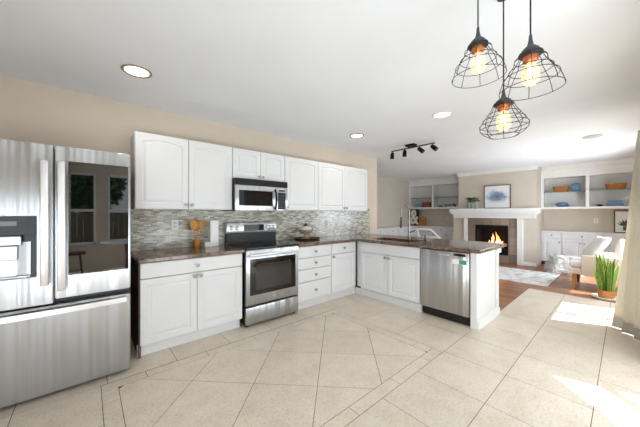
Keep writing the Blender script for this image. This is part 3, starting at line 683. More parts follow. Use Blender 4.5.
# pendants
def pendant(px, d, ztip, zcap, prof, label):
    x, y = placed(px, d)
    t = thing('pendant_lamp', label, 'pendant lamp', (x, y, H), 'wire cage pendant lamps')
    bm = BM(); lathe(bm, [(0.03, H - 0.0005), (0.03, H - 0.008), (0.02, H - 0.01)], (x, y, 0)); obj('ceiling_cup', bm, 'grey_metal', t, True)
    bm = BM(); tube(bm, [(x, y, H - 0.0105), (x, y, ztip)], 0.0035, 8); obj('cord', bm, 'wire_metal', t, True)
    bm = BM(); hh = ztip - zcap
    lathe(bm, [(0.006, ztip), (0.008, ztip - hh * 0.25), (0.013, ztip - hh * 0.5), (0.022, ztip - hh * 0.6), (0.034, ztip - hh * 0.72), (0.036, ztip - hh * 0.84), (0.046, ztip - hh * 0.88), (0.046, zcap)], (x, y, 0), 22); obj('cap', bm, 'grey_metal', t, True)
    bm = BM(); lathe(bm, [(0.03, zcap - 0.0005), (0.03, zcap - 0.026), (0.018, zcap - 0.034)], (x, y, 0), 18); obj('socket', bm, 'copper', t, True)
    zb = zcap - 0.035
    bm = BM(); lathe(bm, [(0.014, zb), (0.022, zb - 0.012), (0.033, zb - 0.04), (0.036, zb - 0.06), (0.033, zb - 0.085), (0.02, zb - 0.102), (0.002, zb - 0.108)], (x, y, 0), 20); b = obj('bulb', bm, 'bulb_glass', t, True)
    bm = BM()
    for k in range(6):
        a = PI * k / 3; a2 = a + PI / 6
        tube(bm, [(x + 0.005 * math.cos(a), y + 0.005 * math.sin(a), zb - 0.02), (x + 0.013 * math.cos(a), y + 0.013 * math.sin(a), zb - 0.075), (x + 0.008 * math.cos(a2), y + 0.008 * math.sin(a2), zb - 0.03)], 0.0012, 5)
    obj('filament', bm, 'filament', b)
    bm = BM(); wr = 0.0016
    for r, dz, ring in prof:
        if ring: tube(bm, [(x + r * math.cos(2 * PI * k / 32), y + r * math.sin(2 * PI * k / 32), zcap + dz) for k in range(32)], wr, 6, closed=True)
    for k in range(8):
        a = 2 * PI * (k + 0.3) / 8
        tube(bm, [(x + r * math.cos(a), y + r * math.sin(a), zcap + dz) for r, dz, _ in prof], wr, 6)
    obj('wire_cage', bm, 'wire_metal', t, True)
bell = [(0.047, 0.004, True), (0.058, -0.004, False), (0.062, -0.02, True), (0.064, -0.034, False), (0.084, -0.066, True), (0.106, -0.1, True), (0.118, -0.135, False), (0.123, -0.16, True)]
pendant(478, 1.40, 2.295, 2.195, bell, 'left of the three wire pendant lamps, with a flared bell cage')
pendant(530.5, 1.25, 2.155, 2.060, bell, 'right-hand wire pendant lamp, largest flared bell cage of the three')
onion = [(0.047, 0.002, True), (0.056, -0.02, False), (0.075, -0.05, True), (0.096, -0.08, True), (0.112, -0.108, True), (0.11, -0.13, True), (0.09, -0.155, False), (0.068, -0.168, True)]
pendant(503.5, 1.45, 1.99, 1.91, onion, 'lowest hanging wire pendant lamp, with a closed rounded cage')

# ------------------------------------------------------------------ CURTAIN
def curtain():
    t = thing('window_curtain', 'beige linen curtain with grey hem gathered at the right edge', 'curtain', (4.1, -0.09, 0))
    nu, nv = 150, 40; top = 2.085; hem = 0.115
    def P(s, q):       # s 0 far edge .. 1 near; q 0 top .. 1 bottom
        xt = 4.52 - 0.72 * s; xb = 4.63 - 1.0 * s
        e = q ** 1.1; x = xt + (xb - xt) * e
        am = 0.03 + 0.014 * e
        ph = 2 * PI * 6.5 * s + 0.6
        y = -0.112 + e * (0.175 * max(0, 1 - s / 0.42) - 0.05 * min(1, s / 0.42)) + am * math.sin(ph) + 0.012 * e * math.sin(2.3 * ph + 3 * q)
        x += 0.25 * am * math.sin(ph * 0.5 + q * 2) * min(1, s * 6)
        return Vector((x, y, top - (top - 0.012) * q))
    for nm, q0, q1, m in (('drape', 0, 1 - hem / top, 'linen'), ('hem_band', 1 - hem / top, 1, 'linen_hem')):
        bm = BM(); n = nv if nm == 'drape' else 4
        g = [[bm.verts.new(P(i / nu, q0 + (q1 - q0) * j / n)) for j in range(n + 1)] for i in range(nu + 1)]
        for i in range(nu):
            for j in range(n): bm.faces.new((g[i][j], g[i + 1][j], g[i + 1][j + 1], g[i][j + 1]))
        o = obj(nm, bm, m, t, 'all', fix=False)
        sd = o.modifiers.new('thickness', 'SOLIDIFY'); sd.thickness = 0.003
    bm = BM(); tube(bm, [(2.0, -0.11, 2.1), (6.3, -0.11, 2.1)], 0.011, 12)
    for a in (2.2, 3.33, 6.2): cyl(bm, (a, -0.11, 2.1), (a, -0.299, 2.1), 0.007, seg=8)
    tag(obj('curtain_rod', bm, 'black_metal', None, True), 'thin dark rod above the glass door carrying the linen curtain', 'curtain rod')
curtain()

# ------------------------------------------------------------------ FAMILY ROOM: FIREPLACE
t = thing('fireplace', 'gas fireplace with brown tile surround and wide white mantel', 'fireplace', (8.3, 2.43, 0))
bm = BM(); gslab(bm, [1.825, 2.02, 2.81, 3.005], [0, 0.2, 1.0, 1.185], lambda i, j: not (i == 1 and j == 1), 8.325, 8.349, PYZ); obj('tile_surround', bm, 'hearth_tile', t)
bm = BM(); box(bm, 8.12, 8.348, 1.345, 3.44, 1.325, 1.45, 0.006); box(bm, 8.18, 8.348, 1.40, 3.40, 1.29, 1.325, 0.004); obj('mantel_shelf', bm, 'trim_white', t)
bm = BM(); box(bm, 8.27, 8.348, 1.44, 3.39, 1.186, 1.29, 0.004); obj('frieze', bm, 'trim_white', t)
for a, b in ((1.70, 1.823), (3.007, 3.10)):
    bm = BM(); box(bm, 8.29, 8.348, a, b, 0, 1.185, 0.004); obj('pilaster', bm, 'trim_white', t)
bm = BM(); gslab(bm, [2.025, 2.035, 2.795, 2.805], [0.205, 0.215, 0.985, 0.995], lambda i, j: not (i == 1 and j == 1), 8.352, 8.85, PYZ); box(bm, 8.85, 8.86, 2.025, 2.805, 0.205, 0.995); obj('firebox', bm, 'soot', t)
bm = BM(); gslab(bm, [2.022, 2.06, 2.77, 2.808], [0.202, 0.33, 0.90, 0.998], lambda i, j: not (i == 1 and j == 1), 8.33, 8.351, PYZ); obj('metal_surround', bm, 'black_metal', t)
bm = BM(); box(bm, 8.40, 8.80, 2.10, 2.73, 0.3, 0.34, 0.004)
obj('burner_tray', bm, 'black_metal', t)
for k, (a, b, c, d, z) in enumerate(((2.15, 2.68, 8.48, 8.52, 0.375), (2.2, 2.6, 8.6, 8.56, 0.385), (2.25, 2.55, 8.46, 8.64, 0.45))):
    bm = BM(); tube(bm, [(c, a, z), ((c + d) / 2, (a + b) / 2, z + 0.012), (d, b, z)], [0.032, 0.036, 0.03], 10); obj('log', bm, 'log_wood', t, True)
bm = BM()
for k in range(9):
    y = 2.2 + 0.3 * k / 8 + random.uniform(-.02, .02); x = 8.47 + random.uniform(-.02, .12); h = 0.10 + 0.26 * math.exp(-((y - 2.36) / 0.09) ** 2) * random.uniform(0.7, 1.1)
    ph = random.uniform(0, 6)
    tube(bm, [(x, y + 0.018 * math.sin(ph + 5 * q), 0.46 + h * q) for q in (0, .2, .4, .6, .8, 1)], [0.012, 0.02, 0.018, 0.013, 0.007, 0.001], 8)
obj('flames', bm, 'fire_glow', t, True)
light('POINT', 'fire_light', (8.5, 2.35, 0.62), 2.5, (1, 0.5, 0.2), shadow_soft_size=0.1)
# mantel items
def framed(name, label, x, y0, y1, z0, z1, fr, mfr, cat='picture', lean=0.05):
    t = thing(name, label, cat, (x, (y0 + y1) / 2, z0))
    bm = BM(); gslab(bm, [y0, y0 + fr, y1 - fr, y1], [z0, z0 + fr, z1 - fr, z1], lambda i, j: not (i == 1 and j == 1), x - 0.012, x + 0.012, PYZ); obj('frame', bm, mfr, t)
    return t
t = framed('framed_picture', 'square framed blue-grey abstract print leaning on the mantel', 8.30, 1.955, 2.575, 1.4505, 2.08, 0.02, 'frame_wood')
bm = BM(); box(bm, 8.295, 8.305, 1.9755, 2.5545, 1.471, 2.059); o = obj('print', bm, 'painting', t)
o.data.transform(Matrix.Translation((0, 0, -0.3145))); o.location.z += 0.3145
def leaf_bunch(bm, c, n, r, h, size):
    for k in range(n):
        a = random.uniform(0, 2 * PI); q = r * math.sqrt(random.random()); p = Vector(c) + Vector((q * math.cos(a), q * math.sin(a) * 1.3, random.uniform(0, h)))
        d = Vector((math.cos(a), math.sin(a), random.uniform(-.3, .8))).normalized(); s = d.cross(Vector((0, 0, 1))).normalized() * size * 0.4; up = Vector((0, 0, size * 0.15))
        v = [bm.verts.new(p + w2) for w2 in (Vector((0, 0, 0)), s + d * size * 0.5 + up, d * size, -s + d * size * 0.5 + up)]; bm.faces.new(v)
t = thing('potted_greenery', 'leafy green cutting in glass jars at the left end of the mantel', 'plant', (8.22, 2.83, 1.605))
bm = BM(); leaf_bunch(bm, (8.22, 2.84, 1.635), 110, 0.11, 0.11, 0.065); obj('leaves', bm, 'leaf_dark', t, fix=False)
bm = BM()
for k in range(6): tube(bm, [(8.22, 2.86 - 0.02 * k, 1.605), (8.22, 2.92 - 0.035 * k, 1.69)], 0.003, 5)
obj('stems', bm, 'leaf', t)
for k, (yy, lb) in enumerate(((2.93, 'left clear glass jar holding cuttings on the mantel'), (2.83, 'middle clear glass jar on the mantel under the greenery'), (2.74, 'right clear glass jar on the mantel beside the framed print'))):
    bm = BM(); lathe(bm, [(0.036, 1.4505), (0.038, 1.6), (0.034, 1.6), (0.032, 1.456), (0.0, 1.456)], (8.22, yy, 0), 16); tag(obj('glass_jar', bm, 'tinted_glass', None, True), lb, 'jar', 'glass jars on the mantel')

# ------------------------------------------------------------------ BUILT-INS
PF = FX(8.87, 0, 0)
def far_unit(y_hi, y_lo, label, doors, drawers, zt=0.862):
    t = thing('built_in_cabinet', label, 'cabinet', (9.05, (y_hi + y_lo) / 2, 0))
    bm = BM(); box(bm, 8.872, 9.248, y_lo + 0.001, y_hi - 0.001, 0.09, 0.84); obj('body', bm, 'cabinet_white', t)
    bm = BM(); box(bm, 8.93, 8.945, y_lo + 0.001, y_hi - 0.001, 0, 0.089); obj('toe_kick', bm, 'dark_wood', t)
    for a, b, ks in drawers: front(t, PF, -a, -b, 0.70, 0.83, 'drawer', ks)
    for a, b, ks in doors: front(t, PF, -a, -b, 0.10, 0.69, 'door', ks)
far_unit(1.438, 1.03, 'white built-in cabinet with one drawer over one door beside the fireplace', [(1.40, 1.04, [(0.33, 0.5)])], [(1.40, 1.04, [(0.18, 0.065)])])
far_unit(1.029, 0.30, 'white built-in cabinet with wide drawer over two doors behind the armchair', [(1.02, 0.67, [(0.32, 0.5)]), (0.66, 0.31, [(0.03, 0.5)])], [(1.02, 0.31, [(0.35, 0.065)])])
far_unit(0.299, -0.298, 'white built-in cabinet hidden mostly behind curtain under the framed print', [(0.29, 0.01, [(0.25, 0.5)]), (0.0, -0.28, [(0.03, 0.5)])], [(0.29, -0.28, [(0.28, 0.065)])])
far_unit(4.22, 3.422, 'white built-in cabinet left of the fireplace with two drawers', [(4.20, 3.83, [(0.33, 0.5)]), (3.82, 3.44, [(0.03, 0.5)])], [(4.20, 3.83, [(0.18, 0.065)]), (3.82, 3.44, [(0.19, 0.065)])])
far_unit(4.78, 4.221, 'white built-in corner cabinet below the ampersand sign', [(4.77, 4.24, [(0.5, 0.5)])], [(4.77, 4.24, [(0.26, 0.065)])])
bm = BM(); box(bm, 8.84, 9.248, -0.298, 1.438, 0.8405, 0.87, 0.004); tag(obj('cabinet_top', bm, 'trim_white'), 'white top board over the built-in cabinets right of the fireplace', 'countertop')
bm = BM(); gslab(bm, [5.0, 8.84, 9.248], [3.422, 4.76, 5.199], lambda i, j: not (i == 0 and j == 0), 0.8405, 0.87, lambda u, v, q: Vector((u, v, q))); tag(obj('cabinet_top', bm, 'trim_white'), 'white l-shaped top board over the built-in cabinets left of the fireplace', 'countertop')
PL = FY(0, 4.79, 0)
for k, (a, b, lb) in enumerate(((5.0, 6.2, 'white low cabinet on the left wall, mostly behind the kitchen wall'), (6.2, 7.5, 'white low cabinet on the left wall seen just past the kitchen wall'), (7.5, 8.868, 'white low cabinet on the left wall next to the corner'))):
    t = thing('low_cabinet', lb, 'cabinet', ((a + b) / 2, 5.0, 0))
    bm = BM(); box(bm, a + 0.001, b - 0.001, 4.792, 5.198, 0.09, 0.84); obj('body', bm, 'cabinet_white', t)
    bm = BM(); box(bm, a + 0.001, b - 0.001, 4.85, 4.865, 0, 0.089); obj('toe_kick', bm, 'dark_wood', t)
    m2 = (a + b) / 2
    for p, q in ((a + 0.01, m2 - 0.003), (m2 + 0.003, min(b, 8.8) - 0.01)):
        front(t, PL, p, q, 0.70, 0.83, 'drawer', [((q - p) / 2, 0.065)]); front(t, PL, p, q, 0.10, 0.69, 'door', [(0.04, 0.5)])
def bookcase(y_hi, y_lo, div, zb, zt, label, shelfz):
    t = thing('built_in_bookcase', label, 'bookcase', (9.05, (y_hi + y_lo) / 2, zb))
    bm = BM(); us = sorted([y_lo, y_lo + 0.06, div - 0.03, div + 0.03, y_hi - 0.06, y_hi])
    gslab(bm, us, [zb, zb + 0.055, zt, H - 0.0005], lambda i, j: not (i in (1, 3) and j == 1), 8.85, 8.875, PYZ); obj('face_frame', bm, 'trim_white', t)
    bm = BM()
    box(bm, 8.876, 9.24, y_lo, y_hi, zb, zb + 0.05); box(bm, 8.876, 9.24, y_lo, y_hi, zt + 0.005, zt + 0.03)
    for y in (y_lo + 0.01, div - 0.012, y_hi - 0.034): box(bm, 8.876, 9.24, y, y + 0.024, zb + 0.05, zt + 0.005)
    box(bm, 9.24, 9.2485, y_lo, y_hi, zb, zt + 0.03); obj('carcass', bm, 'trim_white', t)
    for a, b in ((y_lo + 0.035, div - 0.013), (div + 0.013, y_hi - 0.035)):
        bm = BM(); box(bm, 8.90, 9.238, a, b, shelfz, shelfz + 0.012); obj('glass_shelf', bm, 'shelf_glass', t)
bookcase(1.438, -0.298, 0.58, 1.425, 2.215, 'white built-in wall shelves right of the fireplace', 1.85)
bookcase(5.198, 3.275, 4.31, 1.475, 2.28, 'white built-in wall shelves left of the fireplace', 1.85)
ZS, ZG, ZSL = 1.4755, 1.8625, 1.5255
def basket(y0, y1, z, h, label):
    t = thing('wicker_basket', label, 'basket', (9.05, (y0 + y1) / 2, z)); yc, hw, hd = (y0 + y1) / 2, abs(y1 - y0) / 2, 0.11
    bm = BM(); n = 40; rings = []
    for k in range(9):
        q = k / 8; s = (0.9 + 0.1 * q) * (1 + (0.015 if k % 2 else -0.015)); ring = []
        for i in range(n):
            a = 2 * PI * i / n; ca, sa = math.cos(a), math.sin(a)
            ring.append(bm.verts.new((9.05 + hd * s * math.copysign(abs(ca) ** 0.5, ca), yc + hw * s * math.copysign(abs(sa) ** 0.5, sa), z + h * q)))
        rings.append(ring)
    for A, B in zip(rings, rings[1:]):
        for i in range(n): bm.faces.new((A[i], A[(i + 1) % n], B[(i + 1) % n], B[i]))
    bm.faces.new(rings[0]); o = obj('weave', bm, 'wicker', t, True); o.modifiers.new('thickness', 'SOLIDIFY').thickness = 0.008
    bm = BM(); tube(bm, [(9.05 + hd * math.copysign(abs(math.cos(a)) ** .5, math.cos(a)), yc + hw * math.copysign(abs(math.sin(a)) ** .5, math.sin(a)), z + h + 0.006 * math.sin(8 * a)) for a in [2 * PI * i / 48 for i in range(48)]], 0.009, 8, closed=True); obj('rim', bm, 'wicker', t, True)
basket(0.92, 1.22, ZG, 0.12, 'wicker basket on the glass shelf beside the blue canister')
basket(-0.03, 0.30, ZG, 0.12, 'wicker basket on the glass shelf nearest the curtain')
t = thing('blue_canister', 'blue lidded canister on the glass shelf beside the wicker basket', 'canister', (9.05, 0.79, ZG))
bm = BM(); box(bm, 8.98, 9.12, 0.72, 0.86, ZG, ZG + 0.16, 0.01); obj('jar', bm, 'blue_ceramic', t, True)
bm = BM(); box(bm, 8.975, 9.125, 0.715, 0.865, ZG + 0.161, ZG + 0.19, 0.006); cyl(bm, (9.05, 0.79, ZG + 0.19), (9.05, 0.79, ZG + 0.21), 0.015); obj('lid', bm, 'blue_ceramic', t, True)
bm = BM(); lathe(bm, [(0.09, 0), (0.115, 0.02), (0.125, 0.06), (0.105, 0.1), (0.06, 0.115), (0.0, 0.118)], (9.05, 1.045, 1.4755 + 0.0055), 28); tag(obj('blue_bowl', bm, 'blue_ceramic', None, True), 'rounded pale blue lidded bowl on the lower right-hand shelf', 'bowl')
for k, (z, lb) in enumerate(((0, 'bottom folded blue cloth in the pile on the right-hand shelf'), (0.045, 'middle folded blue cloth in the pile on the right-hand shelf'), (0.09, 'top folded blue cloth in the pile on the right-hand shelf'))):
    bm = BM(); box(bm, 8.94 + 0.004 * k, 9.16, 0.015 + 0.006 * k, 0.29 - 0.012 * k, ZS + z + 0.0055, ZS + z + 0.0495, 0.014); tag(obj('folded_cloth', bm, 'blue_cloth', None, True), lb, 'cloth', 'folded blue cloths')
bm = BM(); lathe(bm, [(0.025, 0.0), (0.05, 0.02), (0.055, 0.045), (0.045, 0.045), (0.0, 0.02)], (9.0, 0.385, ZS + 0.0055), 20); tag(obj('black_bowl', bm, 'black_plastic', None, True), 'small black bowl beside the folded blue cloths', 'bowl')
# left shelves
bm = BM(); box(bm, 8.98, 9.12, 4.78, 5.02, ZSL, ZSL + 0.14, 0.008); tag(obj('grey_box', bm, 'blue_cloth', None, True), 'grey-blue box on the left-hand built-in shelf beside the rust box', 'box')
bm = BM(); box(bm, 8.98, 9.12, 4.47, 4.74, ZSL, ZSL + 0.19, 0.008); tag(obj('rust_box', bm, 'rust_box', None, True), 'rust brown box on the left-hand built-in shelf', 'box')
bm = BM(); lathe(bm, [(0.03, 0.0), (0.07, 0.02), (0.075, 0.05), (0.06, 0.05), (0.0, 0.02)], (9.0, 4.10, ZSL), 20); tag(obj('black_bowl', bm, 'black_plastic', None, True), 'small black bowl on the left-hand built-in shelf', 'bowl')
for k, (z, lb) in enumerate(((0, 'lower folded grey cloth on the left-hand built-in shelf'), (0.055, 'upper folded grey cloth on the left-hand built-in shelf'))):
    bm = BM(); box(bm, 8.95, 9.15, 3.66 + 0.01 * k, 3.98 - 0.01 * k, ZSL + z, ZSL + z + 0.053, 0.016); tag(obj('folded_cloth', bm, 'grey_cloth', None, True), lb, 'cloth', 'folded grey cloths')
# ampersand sign
t = thing('ampersand_sign', 'white ampersand mounted on a black block on the left built-in cabinets', 'sign', (8.98, 5.045, 0.87))
bm = BM(); box(bm, 9.0, 9.06, 4.90, 5.195, 0.8705, 1.468, 0.004); obj('backboard', bm, 'black_plastic', t)
cu = bpy.data.curves.new('ampersand', 'FONT'); cu.body = '&'; cu.size = 0.68; cu.extrude = 0.015; cu.offset = 0.016; cu.align_x = 'CENTER'
to = bpy.data.objects.new('tmp', cu); C.objects.link(to); bpy.context.view_layer.update()
me = bpy.data.meshes.new_from_object(to); C.objects.unlink(to)
me.transform(Matrix.Rotation(-PI / 2, 4, 'Z') @ Matrix.Rotation(PI / 2, 4, 'X'))
xs = [v.co for v in me.vertices]; cyy = (min(q.y for q in xs) + max(q.y for q in xs)) / 2; sc = 0.33 / (max(q.y for q in xs) - min(q.y for q in xs)); zz0 = min(q.z for q in xs); szz = 0.53 / (max(q.z for q in xs) - zz0)
for v in me.vertices: v.co = Vector((v.co.x, (v.co.y - cyy) * sc, (v.co.z - zz0) * szz + 0.045))
o = bpy.data.objects.new('letter', me); C.objects.link(o); o.parent = t; me.materials.clear(); me.materials.append(M['white_ceramic'])
bm = BM(); box(bm, 8.98, 9.08, 4.66, 4.87, 0.8705, 1.19, 0.004); t = tag(obj('wooden_box', bm, 'terracotta', None, True), 'small brown wooden plaque beside the ampersand sign', 'plaque')
# right framed print on cabinet
t = framed('framed_picture', 'framed plant print standing on the built-in cabinets behind the curtain', 9.15, -0.24, 0.17, 0.8705, 1.385, 0.022, 'frame_wood')
bm = BM(); box(bm, 9.145, 9.155, -0.2175, 0.1475, 0.893, 1.362); pr = obj('print', bm, 'paper', t)
bm = BM(); box(bm, 9.1435, 9.1445, -0.06, 0.03, 0.93, 1.02); 
for k in range(7):
    a = PI * (k + 0.5) / 7; c = Vector((9.144, -0.015, 1.02)); d = Vector((0, math.cos(a), math.sin(a) + .3)); s = Vector((0, -d.z, d.y)) * 0.018
    q = [c, c + d * 0.07 + s, c + d * 0.14, c + d * 0.07 - s]; vs = [bm.verts.new(p) for p in q] ; bm.faces.new(vs)
obj('plant_motif', bm, 'leaf_dark', pr, fix=False)

# ------------------------------------------------------------------ ARMCHAIR, OTTOMAN, RUG, PLANT, STOOL
t = thing('armchair', 'cream upholstered armchair with gold tapered legs in the sunlight', 'armchair', (6.75, 0.2, 0))
bm = BM(); box(bm, 6.46, 7.14, -0.20, 0.655, 0.25, 0.36, 0.03); obj('seat_base', bm, 'fabric_cream', t, True)
bm = BM(); box(bm, 6.51, 7.09, -0.05, 0.67, 0.361, 0.47, 0.04); obj('seat_cushion', bm, 'fabric_white', t, True)
for a, b in ((6.40, 6.495), (7.105, 7.20)):
    bm = BM(); box(bm, a, b, -0.22, 0.50, 0.25, 0.60, 0.025); obj('arm', bm, 'fabric_cream', t, True)
bm = BM(); box(bm, 6.50, 7.10, -0.24, -0.07, 0.361, 0.93, 0.05); obj('backrest', bm, 'fabric_white', t, True)
for a, b, m_ in ((6.50, 0.59, 'gold_wood'), (7.10, 0.59, 'dark_wood'), (6.50, -0.16, 'dark_wood'), (7.10, -0.16, 'dark_wood')):
    bm = BM(); tube(bm, [(a, b, 0.0), (a, b, 0.05), (a, b, 0.249)], [0.016, 0.019, 0.033], 14); obj('leg', bm, m_, t, True)
def pillow(label, c, w_, h_, th, rot, m_, name='throw_pillow'):
    bm = BM(); n = 14; V = {}
    for sgn in (1, -1):
        for i in range(n + 1):
            for j in range(n + 1):
                u, v = -1 + 2 * i / n, -1 + 2 * j / n; e = max(0, (1 - u ** 4) * (1 - v ** 4)) ** 0.5
                pin = 1 - 0.06 * (1 - abs(u)) - 0.0; pin2 = 1 - 0.06 * (1 - abs(v))
                if sgn == -1 and (i in (0, n) or j in (0, n)): V[(sgn, i, j)] = V[(1, i, j)]; continue
                V[(sgn, i, j)] = bm.verts.new((u * w_ / 2 * pin2, sgn * th / 2 * e + 0.006 * noise.noise(Vector((u * 3, v * 3, sgn))), v * h_ / 2 * pin))
        for i in range(n):
            for j in range(n):
                f = [V[(sgn, i, j)], V[(sgn, i + 1, j)], V[(sgn, i + 1, j + 1)], V[(sgn, i, j + 1)]]; bm.faces.new(f if sgn == 1 else f[::-1])
    o = obj(name, bm, m_, None, 'all'); o.location = c; o.rotation_euler = rot
    for v in o.data.vertices: v.co.z -= h_ / 2
    return tag(o, label, 'pillow')
pillow('white square throw pillow leaning back in the armchair', (6.86, 0.34, 0.715), 0.44, 0.44, 0.12, (math.radians(30), 0, math.radians(24)), 'fabric_white')
bm = BM(); r = bmesh.ops.create_uvsphere(bm, u_segments=24, v_segments=14, radius=1)
for v in r['verts']: v.co = Vector((6.60 + v.co.x * 0.08, 0.03 + v.co.y * 0.08, 0.60 + math.copysign(abs(v.co.z) ** 0.75, v.co.z) * 0.125 * 2.4))
for v in r['verts']: v.co.z = max(0.475, v.co.z)
tag(obj('rounded_cushion', bm, 'fabric_white', None, 'all'), 'white rounded cushion upright against the armchair back', 'cushion')
# ottoman with throw
bm = BM(); n1, n2 = 72, 22; rings = []
oc = Vector((7.95, 0.87, 0))
for j in range(n2 + 1):
    q = j / n2; ring = []
    for i in range(n1):
        a = 2 * PI * i / n1
        if q < 0.5: r = 0.27 * (q / 0.5); z = 0.37 - 0.02 * (q / 0.5) ** 4
        else:
            s = (q - 0.5) / 0.5; r = 0.27 + 0.06 * math.sin(s * PI / 2) + s * (0.05 * math.sin(5 * a + 1) + 0.025 * math.sin(11 * a + 2) + 0.03 * s); z = 0.35 - 0.342 * s
        r *= 1 + 0.03 * math.sin(3 * a)
        p = Vector((oc.x + r * 0.8 * math.cos(a), oc.y + r * math.sin(a), z))
        w1 = 1 - abs(noise.noise(p * 6 + Vector((3, 1, 0)))) * 4; p.z += (0.035 * w1 + 0.03 * noise.noise(Vector((p.x * 14, p.y * 6, p.z * 9)))) * (1 if q < 0.9 else 0)
        p += Vector((math.cos(a), math.sin(a), 0)) * 0.04 * noise.noise(Vector((p.x * 5, p.y * 5, p.z * 12))) * (0 if q < .3 else 1)
        p.z = max(p.z, 0.006)
        ring.append(bm.verts.new(p))
    rings.append(ring)
for A, B in zip(rings, rings[1:]):
    for i in range(n1): bm.faces.new((A[i], A[(i + 1) % n1], B[(i + 1) % n1], B[i]))
bmesh.ops.remove_doubles(bm, verts=bm.verts, dist=0.0005)
tag(obj('draped_ottoman', bm, 'throw_fabric', None, 'all'), 'low ottoman covered by a rumpled white throw between rug and armchair', 'ottoman')
# rug
bm = BM(); n = 40; g = [[bm.verts.new((6.22 + 1.43 * i / 20, 0.92 + 2.9 * j / n, 0.011 + 0.0015 * noise.noise(Vector((i * .7, j * .7, 0))))) for j in range(n + 1)] for i in range(21)]
for i in range(20):
    for j in range(n): bm.faces.new((g[i][j], g[i + 1][j], g[i + 1][j + 1], g[i][j + 1]))
e = bmesh.ops.extrude_face_region(bm, geom=list(bm.faces))
for v in [x for x in e['geom'] if isinstance(x, bmesh.types.BMVert)]: v.co.z = 0.001
tag(obj('area_rug', bm, 'rug_wool'), 'pale blue and cream distressed rug on the wood floor before the fireplace', 'rug')
# snake plant
px, py = 6.05, 0.19
t = thing('snake_plant', 'tall striped snake plant in a brown pot by the armchair', 'plant', (px, py, 0))
bm = BM(); lathe(bm, [(0.085, 0.034), (0.095, 0.06), (0.108, 0.13), (0.112, 0.15), (0.10, 0.15), (0.092, 0.12), (0.0, 0.12)], (px, py, 0), 28); obj('pot', bm, 'terracotta', t, True)
bm = BM(); lathe(bm, [(0.088, 0.1205), (0.05, 0.13), (0.0, 0.132)], (px, py, 0), 20); obj('soil', bm, 'soil', t, True)
for k in range(34):
    a = random.uniform(0, 2 * PI); r = 0.075 * math.sqrt(random.random()); b = Vector((px + r * math.cos(a), py + r * math.sin(a), 0.12)); h = random.uniform(0.36, 0.62) * (1 - r * 1.5)
    ln = Vector((math.cos(a), math.sin(a), 0)) * random.uniform(0.01, 0.08); sd = Vector((math.cos(a * 3 + k), math.sin(a * 3 + k), 0)); tw = random.uniform(-.5, .5)
    for nm in ('leaf', 'leaf_edge'):
        bm = BM(); ns = 9; rows = []
        for j in range(ns + 1):
            q = j / ns; w_ = 0.024 * (0.65 + 0.5 * math.sin(q * PI * 0.75)) * (1 - q ** 5) + 0.0008; ang = tw * q; s = Vector((sd.x * math.cos(ang) - sd.y * math.sin(ang), sd.x * math.sin(ang) + sd.y * math.cos(ang), 0))
            c = b + Vector((0, 0, h * q)) + ln * q * q * 1.2; nn = Vector((-s.y, s.x, 0)) * 0.006
            if nm == 'leaf': rows.append([bm.verts.new(c - s * w_ + nn), bm.verts.new(c), bm.verts.new(c + s * w_ + nn)])
            else: rows.append([bm.verts.new(c - s * w_ + nn), bm.verts.new(c - s * (w_ + 0.0065) + nn), bm.verts.new(c + s * w_ + nn), bm.verts.new(c + s * (w_ + 0.0065) + nn)])
        for A, B in zip(rows, rows[1:]):
            if nm == 'leaf':
                bm.faces.new((A[0], A[1], B[1], B[0])); bm.faces.new((A[1], A[2], B[2], B[1]))
            else:
                bm.faces.new((A[0], A[1], B[1], B[0])); bm.faces.new((A[2], A[3], B[3], B[2]))
        if nm == 'leaf': lf = obj('leaf', bm, 'leaf', t, 'all', fix=False)
        else: obj('leaf_margin', bm, 'leaf_edge', lf, 'all', fix=False)
bm = BM(); lathe(bm, [(0.14, 0.0005), (0.165, 0.018), (0.17, 0.033), (0.155, 0.033), (0.13, 0.02), (0.0, 0.0195)], (px, py, 0), 36)
for v in bm.verts: pass
tag(obj('plant_saucer', bm, 'white_ceramic', None, True), 'wide white saucer under the snake plant pot', 'saucer')
t.location.z = -0.0135 + 0.0005
# white counter stool behind the peninsula
def stool():
    t = thing('counter_stool', 'white counter stool with low open back behind the peninsula', 'stool', (4.8, 2.35, 0))
    bm = BM(); box(bm, 4.58, 4.95, 2.20, 2.64, 0.62, 0.66, 0.012); obj('seat', bm, 'cabinet_white', t, True)
    for a, b in ((4.60, 2.22), (4.60, 2.62), (4.93, 2.22), (4.93, 2.62)):
        bm = BM(); tube(bm, [(a + (0.02 if a > 4.7 else -0.02), b + (0.02 if b > 2.3 else -0.02), 0), (a, b, 0.619)], 0.015, 10); obj('leg', bm, 'cabinet_white', t, True)
    bm = BM(); tube(bm, [(4.93, 2.62, 0.661), (4.965, 2.67, 0.80), (4.98, 2.735, 1.0)], 0.016, 10); obj('back_post', bm, 'cabinet_white', t, True)
    bm = BM(); tube(bm, [(4.93, 2.22, 0.661), (4.96, 2.27, 0.84), (4.975, 2.36, 0.92), (4.98, 2.46, 1.0)], 0.016, 10); obj('back_post', bm, 'cabinet_white', t, True)
    bm = BM(); box(bm, 4.968, 4.992, 2.455, 2.75, 0.985, 1.025, 0.008); obj('top_rail', bm, 'cabinet_white', t, True)
    bm = BM(); box(bm, 4.952, 4.972, 2.27, 2.60, 0.845, 0.885, 0.006); obj('lower_rail', bm, 'cabinet_white', t, True)
    bm = BM()
    for a in (4.6, 4.93): tube(bm, [(a, 2.21, 0.25), (a, 2.63, 0.25)], 0.01, 8)
    obj('foot_rail', bm, 'cabinet_white', t, True)
stool()

